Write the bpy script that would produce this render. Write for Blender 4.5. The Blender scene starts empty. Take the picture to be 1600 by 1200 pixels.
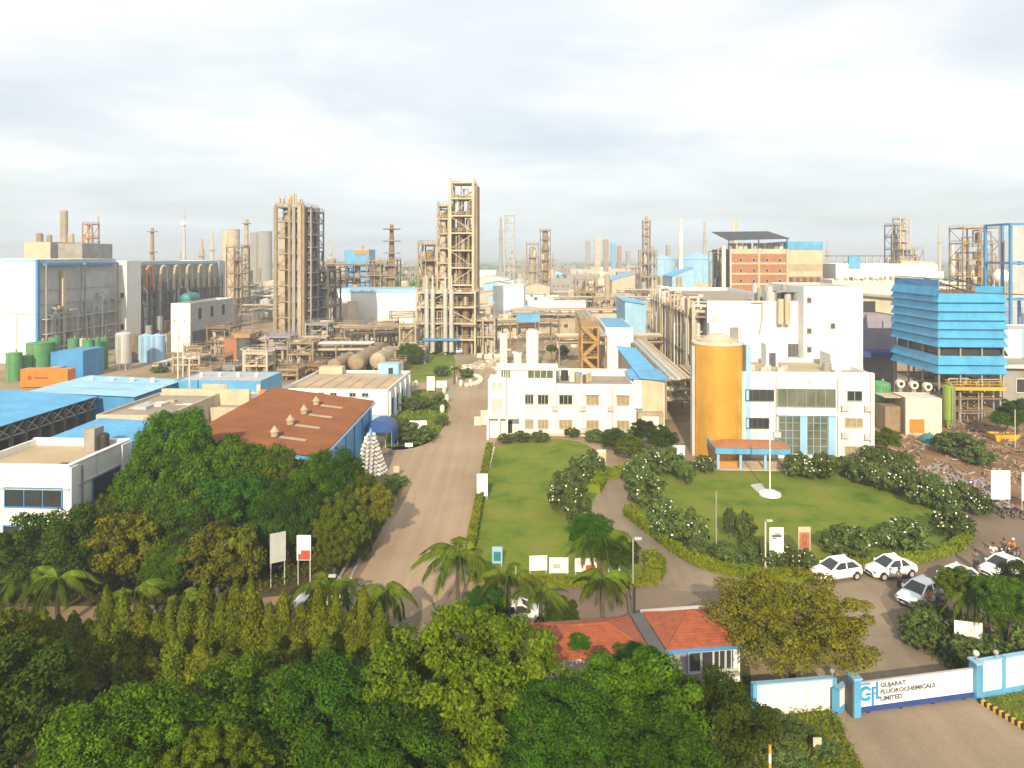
import bpy, math, random
import numpy as np
from mathutils import Vector, Matrix, Euler

random.seed(7)
RNG = np.random.default_rng(7)
SC = bpy.context.scene
COL = SC.collection
R = math.radians
F, H, HZ = 1100.0, 26.0, 400.0          # focal length in photo pixels, eye height, horizon row

# ------------------------------------------------------------------ camera
cam = bpy.data.cameras.new('camera')
camo = bpy.data.objects.new('camera', cam); COL.objects.link(camo)
camo.location = (0, 0, H); camo.rotation_euler = (R(90), 0, 0)
cam.sensor_width = 36.0; cam.lens = 36.0 * F / 1600.0
cam.shift_y = -200.0 / 1600.0
cam.clip_start = 0.5; cam.clip_end = 20000
SC.camera = camo

# ------------------------------------------------------------------ sky, sun, exposure
SUN_EL, SUN_AZ = 27.0, 186.0            # azimuth clockwise from +Y: behind the camera, a little to its left
w = bpy.data.worlds.new('World'); SC.world = w; w.use_nodes = True
nt = w.node_tree; nt.nodes.clear()
def N(tree, t, **k):
    n = tree.nodes.new(t)
    for a, b in k.items(): setattr(n, a, b)
    return n
out = N(nt, 'ShaderNodeOutputWorld'); bg = N(nt, 'ShaderNodeBackground'); bg.inputs[1].default_value = 0.1
sky = N(nt, 'ShaderNodeTexSky', sky_type='NISHITA', sun_disc=False)
sky.sun_elevation = R(SUN_EL); sky.sun_rotation = R(SUN_AZ); sky.air_density = 1.0; sky.dust_density = 2.0
tc = N(nt, 'ShaderNodeTexCoord'); sep = N(nt, 'ShaderNodeSeparateXYZ'); nt.links.new(tc.outputs['Generated'], sep.inputs[0])
def wmath(op, a, b=None):
    n = N(nt, 'ShaderNodeMath', operation=op)
    for i, v in enumerate((a, b)):
        if v is None: continue
        if isinstance(v, (int, float)): n.inputs[i].default_value = v
        else: nt.links.new(v, n.inputs[i])
    return n.outputs[0]
zc = wmath('ADD', wmath('MAXIMUM', sep.outputs[2], 0.0), 0.16)
cx_ = wmath('DIVIDE', sep.outputs[0], zc); cy_ = wmath('DIVIDE', sep.outputs[1], zc)
cmb = N(nt, 'ShaderNodeCombineXYZ'); nt.links.new(cx_, cmb.inputs[0]); nt.links.new(cy_, cmb.inputs[1])
cmb.inputs[2].default_value = 3.3
n1 = N(nt, 'ShaderNodeTexNoise'); n1.inputs['Scale'].default_value = 0.85; n1.inputs['Detail'].default_value = 8; n1.inputs['Roughness'].default_value = 0.5
n1.inputs['Distortion'].default_value = 0.5
nt.links.new(cmb.outputs[0], n1.inputs['Vector'])
cr = N(nt, 'ShaderNodeValToRGB'); cr.color_ramp.elements[0].position = 0.30; cr.color_ramp.elements[1].position = 0.60
cr.color_ramp.elements[0].color = (0.62, 0.62, 0.62, 1); cr.color_ramp.elements[1].color = (1, 1, 1, 1)
nt.links.new(n1.outputs[0], cr.inputs[0])
n2 = N(nt, 'ShaderNodeTexNoise'); n2.inputs['Scale'].default_value = 1.3; n2.inputs['Detail'].default_value = 6
n2.inputs['Roughness'].default_value = 0.55
mp = N(nt, 'ShaderNodeMapping'); mp.inputs['Location'].default_value = (4.2, 1.7, 0); mp.inputs['Scale'].default_value = (0.6, 1.0, 1)
nt.links.new(cmb.outputs[0], mp.inputs[0]); nt.links.new(mp.outputs[0], n2.inputs['Vector'])
cr2 = N(nt, 'ShaderNodeValToRGB'); cr2.color_ramp.elements[0].position = 0.36; cr2.color_ramp.elements[1].position = 0.62
cr2.color_ramp.elements[0].color = (7.3, 7.8, 8.1, 1); cr2.color_ramp.elements[1].color = (9.1, 9.2, 9.0, 1)
nt.links.new(n2.outputs[0], cr2.inputs[0])
# clouds thin to a grey band of far cloud just above the horizon
hz_ = N(nt, 'ShaderNodeValToRGB'); hz_.color_ramp.elements[0].position = 0.0; hz_.color_ramp.elements[1].position = 0.13
hz_.color_ramp.elements[0].color = (1, 1, 1, 1); hz_.color_ramp.elements[1].color = (0, 0, 0, 1)
nt.links.new(sep.outputs[2], hz_.inputs[0])
mixh = N(nt, 'ShaderNodeMix', data_type='RGBA'); nt.links.new(hz_.outputs[0], mixh.inputs[0])
nt.links.new(cr2.outputs[0], mixh.inputs[6]); mixh.inputs[7].default_value = (6.6, 7.3, 7.7, 1)
mix = N(nt, 'ShaderNodeMix', data_type='RGBA')
nt.links.new(cr.outputs[0], mix.inputs[0]); nt.links.new(sky.outputs[0], mix.inputs[6]); nt.links.new(mixh.outputs[2], mix.inputs[7])
nt.links.new(mix.outputs[2], bg.inputs[0]); nt.links.new(bg.outputs[0], out.inputs[0])

sl = bpy.data.lights.new('sun', 'SUN'); sl.energy = 5.0; sl.angle = R(0.6); sl.color = (1.0, 0.85, 0.60)
so = bpy.data.objects.new('sun', sl); COL.objects.link(so)
a, e = R(SUN_AZ), R(SUN_EL)
sdir = Vector((math.sin(a) * math.cos(e), math.cos(a) * math.cos(e), math.sin(e)))
so.rotation_euler = sdir.to_track_quat('Z', 'Y').to_euler(); so.location = (0, -20, 80)
SC.view_settings.view_transform = 'Standard'; SC.view_settings.look = 'None'
SC.view_settings.exposure = 0.32; SC.view_settings.gamma = 1.0; SC.view_settings.use_curve_mapping = False
SC.render.engine = 'CYCLES'
SC.cycles.volume_bounces = 0; SC.cycles.max_bounces = 5; SC.cycles.transparent_max_bounces = 6

# ------------------------------------------------------------------ placing by photo pixel
def YD(py): return F * H / (py - HZ)
def G(px, py, z=0.0):
    Y = F * (H - z) / (py - HZ)
    return ((px - 800) * Y / F, Y)
def XP(px, Y): return (px - 800) * Y / F
def ZP(py, Y): return H - (py - HZ) * Y / F
GR = -R(3.0)                              # the plant's street grid, three degrees off the view axis

# ------------------------------------------------------------------ materials
MATS = {}
def mat(name, c, rough=0.8, var=0.18, scale=0.5, streak=0.0, metal=0.0, bump=0.0, bscale=8.0, c2=None, corr=0.0, kind=None):
    if name in MATS: return MATS[name]
    m = bpy.data.materials.new(name); m.use_nodes = True; t = m.node_tree
    b = t.nodes['Principled BSDF']; b.inputs['Roughness'].default_value = rough; b.inputs['Metallic'].default_value = metal
    geo = N(t, 'ShaderNodeNewGeometry'); L = t.links.new
    n = N(t, 'ShaderNodeTexNoise'); n.inputs['Scale'].default_value = scale; n.inputs['Detail'].default_value = 5; n.inputs['Roughness'].default_value = 0.62
    L(geo.outputs['Position'], n.inputs['Vector'])
    ramp = N(t, 'ShaderNodeMapRange'); ramp.inputs[1].default_value = 0.32; ramp.inputs[2].default_value = 0.68
    L(n.outputs[0], ramp.inputs[0])
    mx = N(t, 'ShaderNodeMix', data_type='RGBA'); L(ramp.outputs[0], mx.inputs[0])
    d = c2 if c2 else tuple(v * (1 - var) for v in c)
    mx.inputs[6].default_value = (*d, 1); mx.inputs[7].default_value = (*c, 1)
    res = mx.outputs[2]
    if streak > 0:
        mpn = N(t, 'ShaderNodeMapping'); mpn.inputs['Scale'].default_value = (1.7, 1.7, 0.12); L(geo.outputs['Position'], mpn.inputs[0])
        s = N(t, 'ShaderNodeTexNoise'); s.inputs['Scale'].default_value = 1.0; s.inputs['Detail'].default_value = 4; L(mpn.outputs[0], s.inputs['Vector'])
        sr = N(t, 'ShaderNodeMapRange'); sr.inputs[1].default_value = 0.52; sr.inputs[2].default_value = 0.75; sr.inputs[4].default_value = streak
        L(s.outputs[0], sr.inputs[0])
        m2 = N(t, 'ShaderNodeMix', data_type='RGBA'); L(sr.outputs[0], m2.inputs[0]); L(res, m2.inputs[6])
        m2.inputs[7].default_value = (c[0] * .42 + .03, c[1] * .36 + .02, c[2] * .28 + .01, 1); res = m2.outputs[2]
    L(res, b.inputs['Base Color'])
    if bump > 0:
        bn = N(t, 'ShaderNodeTexNoise'); bn.inputs['Scale'].default_value = bscale; bn.inputs['Detail'].default_value = 4; L(geo.outputs['Position'], bn.inputs['Vector'])
        bp = N(t, 'ShaderNodeBump'); bp.inputs['Strength'].default_value = bump; bp.inputs['Distance'].default_value = 0.1; L(bn.outputs[0], bp.inputs['Height']); L(bp.outputs[0], b.inputs['Normal'])
    MATS[name] = m
    return m
def leafmat(name, c, c2, trans=0.25):  # second tone: darker leaves, with foliage shadow put into the colour
    m = bpy.data.materials.new(name); m.use_nodes = True; t = m.node_tree; L = t.links.new
    b = t.nodes['Principled BSDF']; b.inputs['Roughness'].default_value = 0.75; b.inputs['Specular IOR Level'].default_value = 0.02
    geo = N(t, 'ShaderNodeNewGeometry'); oi = N(t, 'ShaderNodeObjectInfo')
    n = N(t, 'ShaderNodeTexNoise'); n.inputs['Scale'].default_value = 0.8; n.inputs['Detail'].default_value = 3; L(geo.outputs['Position'], n.inputs['Vector'])
    ad = N(t, 'ShaderNodeMath', operation='ADD'); L(n.outputs[0], ad.inputs[0])
    sc_ = N(t, 'ShaderNodeMath', operation='MULTIPLY'); L(geo.outputs['Random Per Island'], sc_.inputs[0]); sc_.inputs[1].default_value = 0.55; L(sc_.outputs[0], ad.inputs[1])
    rg = N(t, 'ShaderNodeMapRange'); rg.inputs[1].default_value = 0.38; rg.inputs[2].default_value = 1.15; L(ad.outputs[0], rg.inputs[0])
    mx = N(t, 'ShaderNodeMix', data_type='RGBA'); L(rg.outputs[0], mx.inputs[0]); mx.inputs[6].default_value = (*c2, 1); mx.inputs[7].default_value = (*c, 1)
    hs = N(t, 'ShaderNodeHueSaturation'); L(mx.outputs[2], hs.inputs['Color'])
    hr = N(t, 'ShaderNodeMapRange'); hr.inputs[3].default_value = 0.485; hr.inputs[4].default_value = 0.515; L(oi.outputs['Random'], hr.inputs[0]); L(hr.outputs[0], hs.inputs['Hue'])
    vr = N(t, 'ShaderNodeMapRange'); vr.inputs[3].default_value = 0.8; vr.inputs[4].default_value = 1.2; L(oi.outputs['Random'], vr.inputs[0]); L(vr.outputs[0], hs.inputs['Value'])
    L(hs.outputs[0], b.inputs['Base Color'])
    tr = N(t, 'ShaderNodeBsdfTranslucent'); L(hs.outputs[0], tr.inputs[0])
    ms = N(t, 'ShaderNodeMixShader'); ms.inputs[0].default_value = trans; L(b.outputs[0], ms.inputs[1]); L(tr.outputs[0], ms.inputs[2])
    L(ms.outputs[0], t.nodes['Material Output'].inputs[0])
    MATS[name] = m
    return m
M = MATS
mat('white', (.79, .77, .72), .8, .12, .25, streak=.36)
mat('whiteclean', (.80, .79, .76), .7, .08, .3, streak=.2)
mat('offwhite', (.66, .62, .54), .85, .2, .3, streak=.35)
mat('cream', (.58, .48, .34), .85, .25, .4, streak=.4)
mat('beige', (.46, .37, .25), .85, .3, .4, streak=.45)
mat('tan', (.34, .25, .15), .85, .35, .5, streak=.4)
mat('rust', (.25, .155, .085), .85, .45, .6, streak=.3)
mat('orangebrick', (.40, .175, .085), .9, .3, 1.2, bump=.3)
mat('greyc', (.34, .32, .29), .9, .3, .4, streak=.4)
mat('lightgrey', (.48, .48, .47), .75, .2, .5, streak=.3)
mat('dark', (.03, .032, .035), .6, .3, 1.0)
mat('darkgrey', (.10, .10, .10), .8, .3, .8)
mat('blue', (.06, .27, .56), .55, .25, .4, streak=.15)
mat('lightblue', (.11, .38, .66), .5, .28, .4, streak=.3)
mat('paleblue', (.30, .52, .72), .6, .2, .3, streak=.15)
mat('towerblue', (.045, .34, .63), .5, .28, .5, streak=.35)
mat('navy', (.025, .06, .24), .6, .2, .5)
mat('brownroof', (.26, .095, .032), .8, .3, .35, streak=.25)
mat('tile', (.33, .085, .032), .75, .35, 2.5, bump=.2)
mat('tileorange', (.42, .17, .07), .75, .3, 2.0, bump=.2)
mat('yellow', (.80, .42, .07), .34, .16, .5, metal=.4, streak=.15)
mat('safety', (.75, .42, .03), .6, .25, 1.0)
mat('orange', (.75, .22, .02), .5, .2, .5)
mat('red', (.60, .07, .03), .6, .3, 1)
mat('green', (.09, .30, .10), .5, .25, .6, streak=.3)
mat('lime', (.26, .38, .06), .5, .25, .6, streak=.3)
mat('teal', (.03, .22, .22), .5, .2, .6)
mat('steel', (.42, .42, .41), .4, .25, .6, metal=.5)
mat('silver', (.62, .60, .55), .35, .2, .5, metal=.35)
mat('roofgrey', (.36, .30, .24), .9, .3, .3, bump=.2)
mat('roofsand', (.50, .38, .24), .9, .25, .3, bump=.2)
mat('rubber', (.02, .02, .02), .8)
mat('carpaint', (.80, .80, .80), .25, .03, .5)
mat('glass', (.035, .045, .05), .12, .4, .8)
mat('glassgreen', (.16, .18, .13), .25, .45, .5)
mat('glasscream', (.36, .30, .18), .35, .35, 2.0)
mat('skin', (.25, .13, .08), .7)
mat('trunk', (.12, .085, .055), .95, .4, 3)
mat('purplegrey', (.30, .27, .33), .7, .2)
mat('concrete_road', (.42, .315, .225), .92, .3, .12, c2=(.33, .245, .175), bump=.15, bscale=3)
leafmat('leaf_green', (.105, .20, .008), (.018, .055, .003), .15)
leafmat('leaf_deep', (.058, .145, .008), (.010, .040, .003), .15)
leafmat('leaf_olive', (.155, .19, .008), (.030, .058, .003), .15)
leafmat('leaf_yellow', (.25, .235, .018), (.085, .095, .008), .2)
leafmat('leaf_orange', (.20, .20, .010), (.045, .07, .004), .15)
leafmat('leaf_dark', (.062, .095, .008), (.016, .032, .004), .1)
leafmat('leaf_palm', (.14, .19, .014), (.035, .065, .006), .15)
leafmat('leaf_cone', (.18, .205, .009), (.024, .042, .003), .12)
leafmat('leaf_shrub', (.15, .20, .05), (.025, .05, .008), .15)
leafmat('leaf_hedge', (.24, .27, .015), (.085, .13, .008), .15)
mat('petal', (.80, .78, .66), .6, .1)

def groundmat(name, cols, scale, bump=.2, fine=6.0, tracks=0):
    m = bpy.data.materials.new(name); m.use_nodes = True; t = m.node_tree; L = t.links.new
    b = t.nodes['Principled BSDF']; b.inputs['Roughness'].default_value = .95; b.inputs['Specular IOR Level'].default_value = 0.2
    geo = N(t, 'ShaderNodeNewGeometry')
    n = N(t, 'ShaderNodeTexNoise'); n.inputs['Scale'].default_value = scale; n.inputs['Detail'].default_value = 8; n.inputs['Roughness'].default_value = .65
    L(geo.outputs['Position'], n.inputs['Vector'])
    r = N(t, 'ShaderNodeValToRGB'); el = r.color_ramp.elements
    ps = [.34 + .32 * i / (len(cols) - 1) for i in range(len(cols))]
    el[0].position = ps[0]; el[0].color = (*cols[0], 1); el[1].position = ps[-1]; el[1].color = (*cols[-1], 1)
    for p, c in list(zip(ps, cols))[1:-1]:
        q = el.new(p); q.color = (*c, 1)
    L(n.outputs[0], r.inputs[0])
    n2_ = N(t, 'ShaderNodeTexNoise'); n2_.inputs['Scale'].default_value = fine; n2_.inputs['Detail'].default_value = 4; L(geo.outputs['Position'], n2_.inputs['Vector'])
    mr = N(t, 'ShaderNodeMapRange'); mr.inputs[3].default_value = .72; mr.inputs[4].default_value = 1.25; L(n2_.outputs[0], mr.inputs[0])
    mm = N(t, 'ShaderNodeMix', data_type='RGBA', blend_type='MULTIPLY'); mm.inputs[0].default_value = 1
    if tracks:
        mq = N(t, 'ShaderNodeMapping'); mq.inputs['Scale'].default_value = (1.1, .035, 1); mq.inputs['Rotation'].default_value = (0, 0, R(8)); L(geo.outputs['Position'], mq.inputs[0])
        n3 = N(t, 'ShaderNodeTexNoise'); n3.inputs['Scale'].default_value = 1.0; n3.inputs['Detail'].default_value = 5; L(mq.outputs[0], n3.inputs['Vector'])
        m3 = N(t, 'ShaderNodeMapRange'); m3.inputs[1].default_value = .35; m3.inputs[2].default_value = .65; m3.inputs[3].default_value = 1 - tracks; m3.inputs[4].default_value = 1.0; L(n3.outputs[0], m3.inputs[0])
        m4 = N(t, 'ShaderNodeMath', operation='MULTIPLY'); L(mr.outputs[0], m4.inputs[0]); L(m3.outputs[0], m4.inputs[1]); L(m4.outputs[0], mm.inputs[7])
    L(r.outputs[0], mm.inputs[6]); (None if tracks else L(mr.outputs[0], mm.inputs[7])); L(mm.outputs[2], b.inputs['Base Color'])
    bp = N(t, 'ShaderNodeBump'); bp.inputs['Strength'].default_value = bump; bp.inputs['Distance'].default_value = .15; L(n2_.outputs[0], bp.inputs['Height']); L(bp.outputs[0], b.inputs['Normal'])
    MATS[name] = m; return m
groundmat('ground', [(.16, .12, .07), (.27, .19, .115), (.36, .27, .17)], .06)
groundmat('plantfloor', [(.22, .16, .09), (.34, .25, .15), (.30, .28, .22)], .05)
groundmat('farfield', [(.06, .10, .03), (.13, .16, .06), (.28, .24, .14), (.10, .13, .05)], .006, fine=.2)
groundmat('soil', [(.05, .035, .015), (.09, .065, .03), (.06, .075, .02)], .5)  # dark tones carry the shade under the trees in the soil colour
groundmat('lawn', [(.07, .12, .008), (.12, .175, .012), (.16, .195, .018), (.20, .19, .04)], .22, bump=.35, fine=14)
groundmat('rough_grass', [(.05, .08, .012), (.10, .13, .02), (.16, .15, .04)], .5, bump=.5, fine=5)
groundmat('road_light', [(.33, .24, .155), (.38, .28, .185), (.41, .305, .205)], .07, fine=9, bump=.06, tracks=.14)
groundmat('road_dark', [(.17, .125, .09), (.20, .15, .11), (.225, .17, .125)], .10, fine=9, bump=.06)  # darker tones put the dim foreground shading into the road colour
groundmat('drive', [(.21, .165, .12), (.27, .21, .15), (.31, .24, .17)], .12, fine=9, bump=.06, tracks=.12)
groundmat('redsoil', [(.16, .085, .04), (.24, .14, .075), (.30, .20, .12)], .25, fine=3)

# ------------------------------------------------------------------ meshes and objects
_c = {}
def _mesh(name, v, f, m=None, smooth=False):
    me = bpy.data.meshes.new(name); me.from_pydata(v, [], f)
    if m: me.materials.append(M[m])
    if smooth: me.shade_smooth()
    me.update(); return me
def shape(kind, m):
    k = (kind, m)
    if k in _c: return _c[k]
    v, f, sm = [], [], []
    if kind == 'box':                                  # unit box standing on z = 0, centred in x and y
        v = [(x, y, z) for z in (0, 1) for y in (-.5, .5) for x in (-.5, .5)]
        f = [(0, 2, 3, 1), (4, 5, 7, 6), (0, 1, 5, 4), (1, 3, 7, 5), (3, 2, 6, 7), (2, 0, 4, 6)]
    elif kind.startswith('cyl') or kind.startswith('cone') or kind.startswith('taper'):
        n = int(''.join(ch for ch in kind if ch.isdigit())); rt = 1 if kind[0] == 'c' and kind[1] == 'y' else (.02 if kind[0] == 'c' else .6)
        ring = [(math.cos(2 * math.pi * i / n), math.sin(2 * math.pi * i / n)) for i in range(n)]
        v = [(x, y, 0) for x, y in ring] + [(x * rt, y * rt, 1) for x, y in ring]
        f = [(i, (i + 1) % n, n + (i + 1) % n, n + i) for i in range(n)]; sm = list(range(n))
        v += [(x, y, 0) for x, y in ring] + [(x * rt, y * rt, 1) for x, y in ring]
        f += [tuple(2 * n + i for i in reversed(range(n))), tuple(3 * n + i for i in range(n))]
    elif kind == 'dome':
        n, q = 20, 5
        for j in range(q + 1):
            a_ = math.pi / 2 * j / q
            v += [(math.cos(a_) * math.cos(2 * math.pi * i / n), math.cos(a_) * math.sin(2 * math.pi * i / n), math.sin(a_)) for i in range(n)]
        f = [(j * n + i, j * n + (i + 1) % n, (j + 1) * n + (i + 1) % n, (j + 1) * n + i) for j in range(q) for i in range(n)]; sm = range(len(f))
    elif kind == 'ball':
        n, q = 20, 10
        for j in range(q + 1):
            a_ = -math.pi / 2 + math.pi * j / q
            v += [(math.cos(a_) * math.cos(2 * math.pi * i / n), math.cos(a_) * math.sin(2 * math.pi * i / n), math.sin(a_)) for i in range(n)]
        f = [(j * n + i, j * n + (i + 1) % n, (j + 1) * n + (i + 1) % n, (j + 1) * n + i) for j in range(q) for i in range(n)]; sm = range(len(f))
    me = bpy.data.meshes.new(kind); me.from_pydata(v, [], f); me.materials.append(M[m])
    if sm:
        fl = np.zeros(len(f), dtype=bool); fl[list(sm)] = True; me.polygons.foreach_set('use_smooth', fl)
    me.update(); _c[k] = me; return me
def link(name, me, parent=None, loc=(0, 0, 0), rot=(0, 0, 0), scale=(1, 1, 1)):
    o = bpy.data.objects.new(name, me); COL.objects.link(o); o.location = loc; o.rotation_euler = rot; o.scale = scale
    if parent: o.parent = parent
    return o
def thing(name, loc, label, cat, group=None, rz=0.0):
    o = bpy.data.objects.new(name, None); COL.objects.link(o); o.empty_display_size = .5
    o.location = loc if len(loc) == 3 else (loc[0], loc[1], 0); o.rotation_euler = (0, 0, rz)
    o['label'] = label; o['category'] = cat
    if group: o['group'] = group
    return o
def tag(o, label, cat, group=None):
    o['label'] = label; o['category'] = cat
    if group: o['group'] = group
    return o
def kind(o, k): o['kind'] = k; return o
def box(name, p, m, x0, x1, y0, y1, z0, z1, rot=(0, 0, 0)):
    return link(name, shape('box', m), p, ((x0 + x1) / 2, (y0 + y1) / 2, z0), rot, (abs(x1 - x0), abs(y1 - y0), z1 - z0))
def cyl(name, p, m, x, y, z, r, h, n=16, k='cyl', r2=None):
    return link(name, shape(f'{k}{n}', m), p, (x, y, z), (0, 0, 0), (r, r2 or r, h))
def dome(name, p, m, x, y, z, r, h): return link(name, shape('dome', m), p, (x, y, z), (0, 0, 0), (r, r, h))
def beam(name, p, m, a, b, w, k='box', w2=None):
    a, b = Vector(a), Vector(b); d = b - a
    q = d.to_track_quat('Z', 'Y')
    s = w if k == 'box' else w / 2
    return link(name, shape(k, m), p, a, q.to_euler(), (s, (w2 or s) if k == 'box' else s, d.length))
class MB:
    """collects simple solids into one mesh"""
    def __init__(s): s.v = []; s.f = []; s.m = []
    def add(s, v, f, mi=0):
        o = len(s.v); s.v += [tuple(p) for p in v]; s.f += [tuple(i + o for i in g) for g in f]; s.m += [mi] * len(f)
    def box(s, x0, x1, y0, y1, z0, z1, mi=0):
        s.add([(x, y, z) for z in (z0, z1) for y in (y0, y1) for x in (x0, x1)], [(0, 2, 3, 1), (4, 5, 7, 6), (0, 1, 5, 4), (1, 3, 7, 5), (3, 2, 6, 7), (2, 0, 4, 6)], mi)
    def bar(s, a, b, w, mi=0, n=4):
        a, b = Vector(a), Vector(b); d = b - a
        if d.length < 1e-6: return
        q = d.to_track_quat('Z', 'Y').to_matrix(); r = w / 2 * (1.414 if n == 4 else 1)
        pts = [q @ Vector((r * math.cos(2 * math.pi * (i + .5) / n), r * math.sin(2 * math.pi * (i + .5) / n), 0)) for i in range(n)]
        s.add([a + p for p in pts] + [b + p for p in pts], [(i, (i + 1) % n, n + (i + 1) % n, n + i) for i in range(n)] + [tuple(reversed(range(n))), tuple(range(n, 2 * n))], mi)
    def path(s, pts, w, mi=0, n=8):
        for a, b in zip(pts, pts[1:]): s.bar(a, b, w, mi, n)
    def prism(s, poly, z0, z1, mi=0):
        n = len(poly); s.add([(x, y, z0) for x, y in poly] + [(x, y, z1) for x, y in poly], [(i, (i + 1) % n, n + (i + 1) % n, n + i) for i in range(n)] + [tuple(reversed(range(n))), tuple(range(n, 2 * n))], mi)
    def mesh(s, name, mats, smooth=False):
        me = bpy.data.meshes.new(name); me.from_pydata(s.v, [], s.f)
        for k in ([mats] if isinstance(mats, str) else mats): me.materials.append(M[k])
        me.polygons.foreach_set('material_index', s.m)
        if smooth: me.shade_smooth()
        me.update(); return me
    def build(s, name, mats, parent=None, loc=(0, 0, 0), rot=(0, 0, 0), smooth=False): return link(name, s.mesh(name, mats, smooth), parent, loc, rot)
def copytree(o, parent=None):
    c = o.copy(); COL.objects.link(c)
    if parent: c.parent = parent
    for ch in list(o.children): copytree(ch, c)
    return c
def sheet(name, pts, z, m, px=True, kd='structure'):
    P = [(*(G(*p) if px else p), z) for p in pts]
    me = _mesh(name, P, [tuple(range(len(P)))], m)
    if me.polygons[0].normal.z < 0: me.flip_normals()
    return kind(link(name, me), kd)
def smoothpoly(pts, n=6):
    """closed Catmull-Rom through pixel points"""
    out_ = []; k = len(pts)
    for i in range(k):
        p0, p1, p2, p3 = (np.array(pts[(i + j - 1) % k], float) for j in range(4))
        for s in range(n):
            t = s / n
            out_.append(tuple(.5 * ((2 * p1) + (-p0 + p2) * t + (2 * p0 - 5 * p1 + 4 * p2 - p3) * t * t + (-p0 + 3 * p1 - 3 * p2 + p3) * t ** 3)))
    return out_
ORD = ['first', 'second', 'third', 'fourth', 'fifth', 'sixth', 'seventh', 'eighth', 'ninth', 'tenth', 'eleventh', 'twelfth', 'thirteenth', 'fourteenth', 'fifteenth', 'sixteenth',
       'seventeenth', 'eighteenth', 'nineteenth', 'twentieth', 'twenty-first', 'twenty-second', 'twenty-third', 'twenty-fourth', 'twenty-fifth', 'twenty-sixth', 'twenty-seventh', 'twenty-eighth', 'twenty-ninth', 'thirtieth']
PENDING = {}
def later(o, desc, where, x):
    """labels settled at the end: alike things are told apart by their order from the left"""
    PENDING.setdefault((desc, where), []).append((x, o))
def settle():
    for (desc, where), L_ in PENDING.items():
        L_.sort(key=lambda t: t[0])
        for i, (x, o) in enumerate(L_):
            o['label'] = f'{desc} {where}' if len(L_) == 1 else f'{desc} {where}, {ORD[i] if i < len(ORD) else str(i+1) + "th"} from the left'
# ------------------------------------------------------------------ the ground and its sheets
g = _mesh('ground', [(-9000, -60, 0), (9000, -60, 0), (9000, 14000, 0), (-9000, 14000, 0)], [(0, 1, 2, 3)], 'ground'); kind(link('ground', g), 'structure')
sheet('far_fields', [(-9000, 760), (9000, 760), (9000, 13900), (-9000, 13900)], .03, 'farfield', px=False)
sheet('plant_yard', [(-420, 128), (-30, 128), (-30, 112), (60, 112), (60, 128), (420, 128), (700, 759), (-700, 759)], .006, 'plantfloor', px=False)
# front road, main street and gate drive share one grid of overlapping sheets, each a little above the last
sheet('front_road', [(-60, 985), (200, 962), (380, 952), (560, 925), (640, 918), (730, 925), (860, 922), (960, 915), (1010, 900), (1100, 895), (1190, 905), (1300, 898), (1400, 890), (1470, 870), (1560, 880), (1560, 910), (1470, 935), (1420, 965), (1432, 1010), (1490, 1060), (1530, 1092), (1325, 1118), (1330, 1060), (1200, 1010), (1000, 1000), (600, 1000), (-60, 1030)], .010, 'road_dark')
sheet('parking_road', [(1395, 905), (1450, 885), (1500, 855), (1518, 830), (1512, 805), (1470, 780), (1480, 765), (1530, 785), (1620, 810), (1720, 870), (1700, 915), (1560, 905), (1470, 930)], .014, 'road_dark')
sheet('main_road', [(560, 905), (600, 840), (640, 765), (700, 655), (722, 590), (745, 572), (790, 572), (790, 640), (777, 682), (756, 742), (735, 830), (722, 890), (690, 935), (640, 965), (548, 960)], .018, 'road_light')
sheet('side_road', [(570, 700), (670, 688), (690, 702), (655, 760), (618, 740), (575, 735)], .014, 'road_light')
sheet('curved_path', smoothpoly([(925, 790), (948, 752), (975, 752), (985, 790), (1010, 825), (1060, 862), (1130, 895), (1180, 912), (1100, 925), (985, 915), (1005, 890), (985, 858), (940, 832)], 5), .022, 'drive')
sheet('gate_road', [(1325, 1112), (1335, 1075), (1345, 1010), (1310, 960), (1240, 915), (1300, 905), (1400, 900), (1375, 935), (1395, 975), (1420, 1030), (1490, 1072), (1524, 1092), (1600, 1150), (1660, 1245), (1380, 1250), (1318, 1150)], .026, 'drive')
sheet('yard_soil', smoothpoly([(1365, 700), (1420, 660), (1500, 655), (1640, 670), (1640, 800), (1560, 790), (1480, 760), (1400, 725)], 4), .010, 'redsoil')
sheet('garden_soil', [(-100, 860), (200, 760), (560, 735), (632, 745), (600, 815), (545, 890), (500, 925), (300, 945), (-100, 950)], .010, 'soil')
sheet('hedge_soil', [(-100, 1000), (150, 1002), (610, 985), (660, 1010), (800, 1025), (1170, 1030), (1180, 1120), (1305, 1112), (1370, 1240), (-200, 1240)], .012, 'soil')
sheet('verge', [(1178, 1108), (1300, 1100), (1330, 1160), (1350, 1215), (1180, 1215)], .016, 'rough_grass')
sheet('verge', [(1530, 1085), (1640, 1075), (1680, 1170), (1610, 1150)], .016, 'rough_grass')
sheet('rear_lawn', smoothpoly([(622, 592), (640, 545), (700, 548), (712, 575), (700, 592)], 4), .014, 'lawn')
sheet('roadside_bed', smoothpoly([(605, 700), (615, 650), (640, 612), (690, 612), (700, 640), (690, 672), (660, 696)], 4), .014, 'rough_grass')
sheet('left_lawn', smoothpoly([(775, 698), (905, 690), (945, 740), (925, 790), (935, 835), (1000, 880), (990, 910), (860, 915), (740, 905), (728, 860), (748, 780)], 4), .030, 'lawn')
LAWN = smoothpoly([(985, 745), (1040, 712), (1100, 735), (1240, 725), (1370, 745), (1470, 785), (1512, 832), (1480, 862), (1330, 890), (1190, 902), (1100, 880), (1025, 838), (990, 795)], 4)
sheet('round_lawn', LAWN, .030, 'lawn')
kb = sheet('road_kerb', [(548, 905), (618, 760), (624, 760), (556, 905)], .12, 'greyc')
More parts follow.
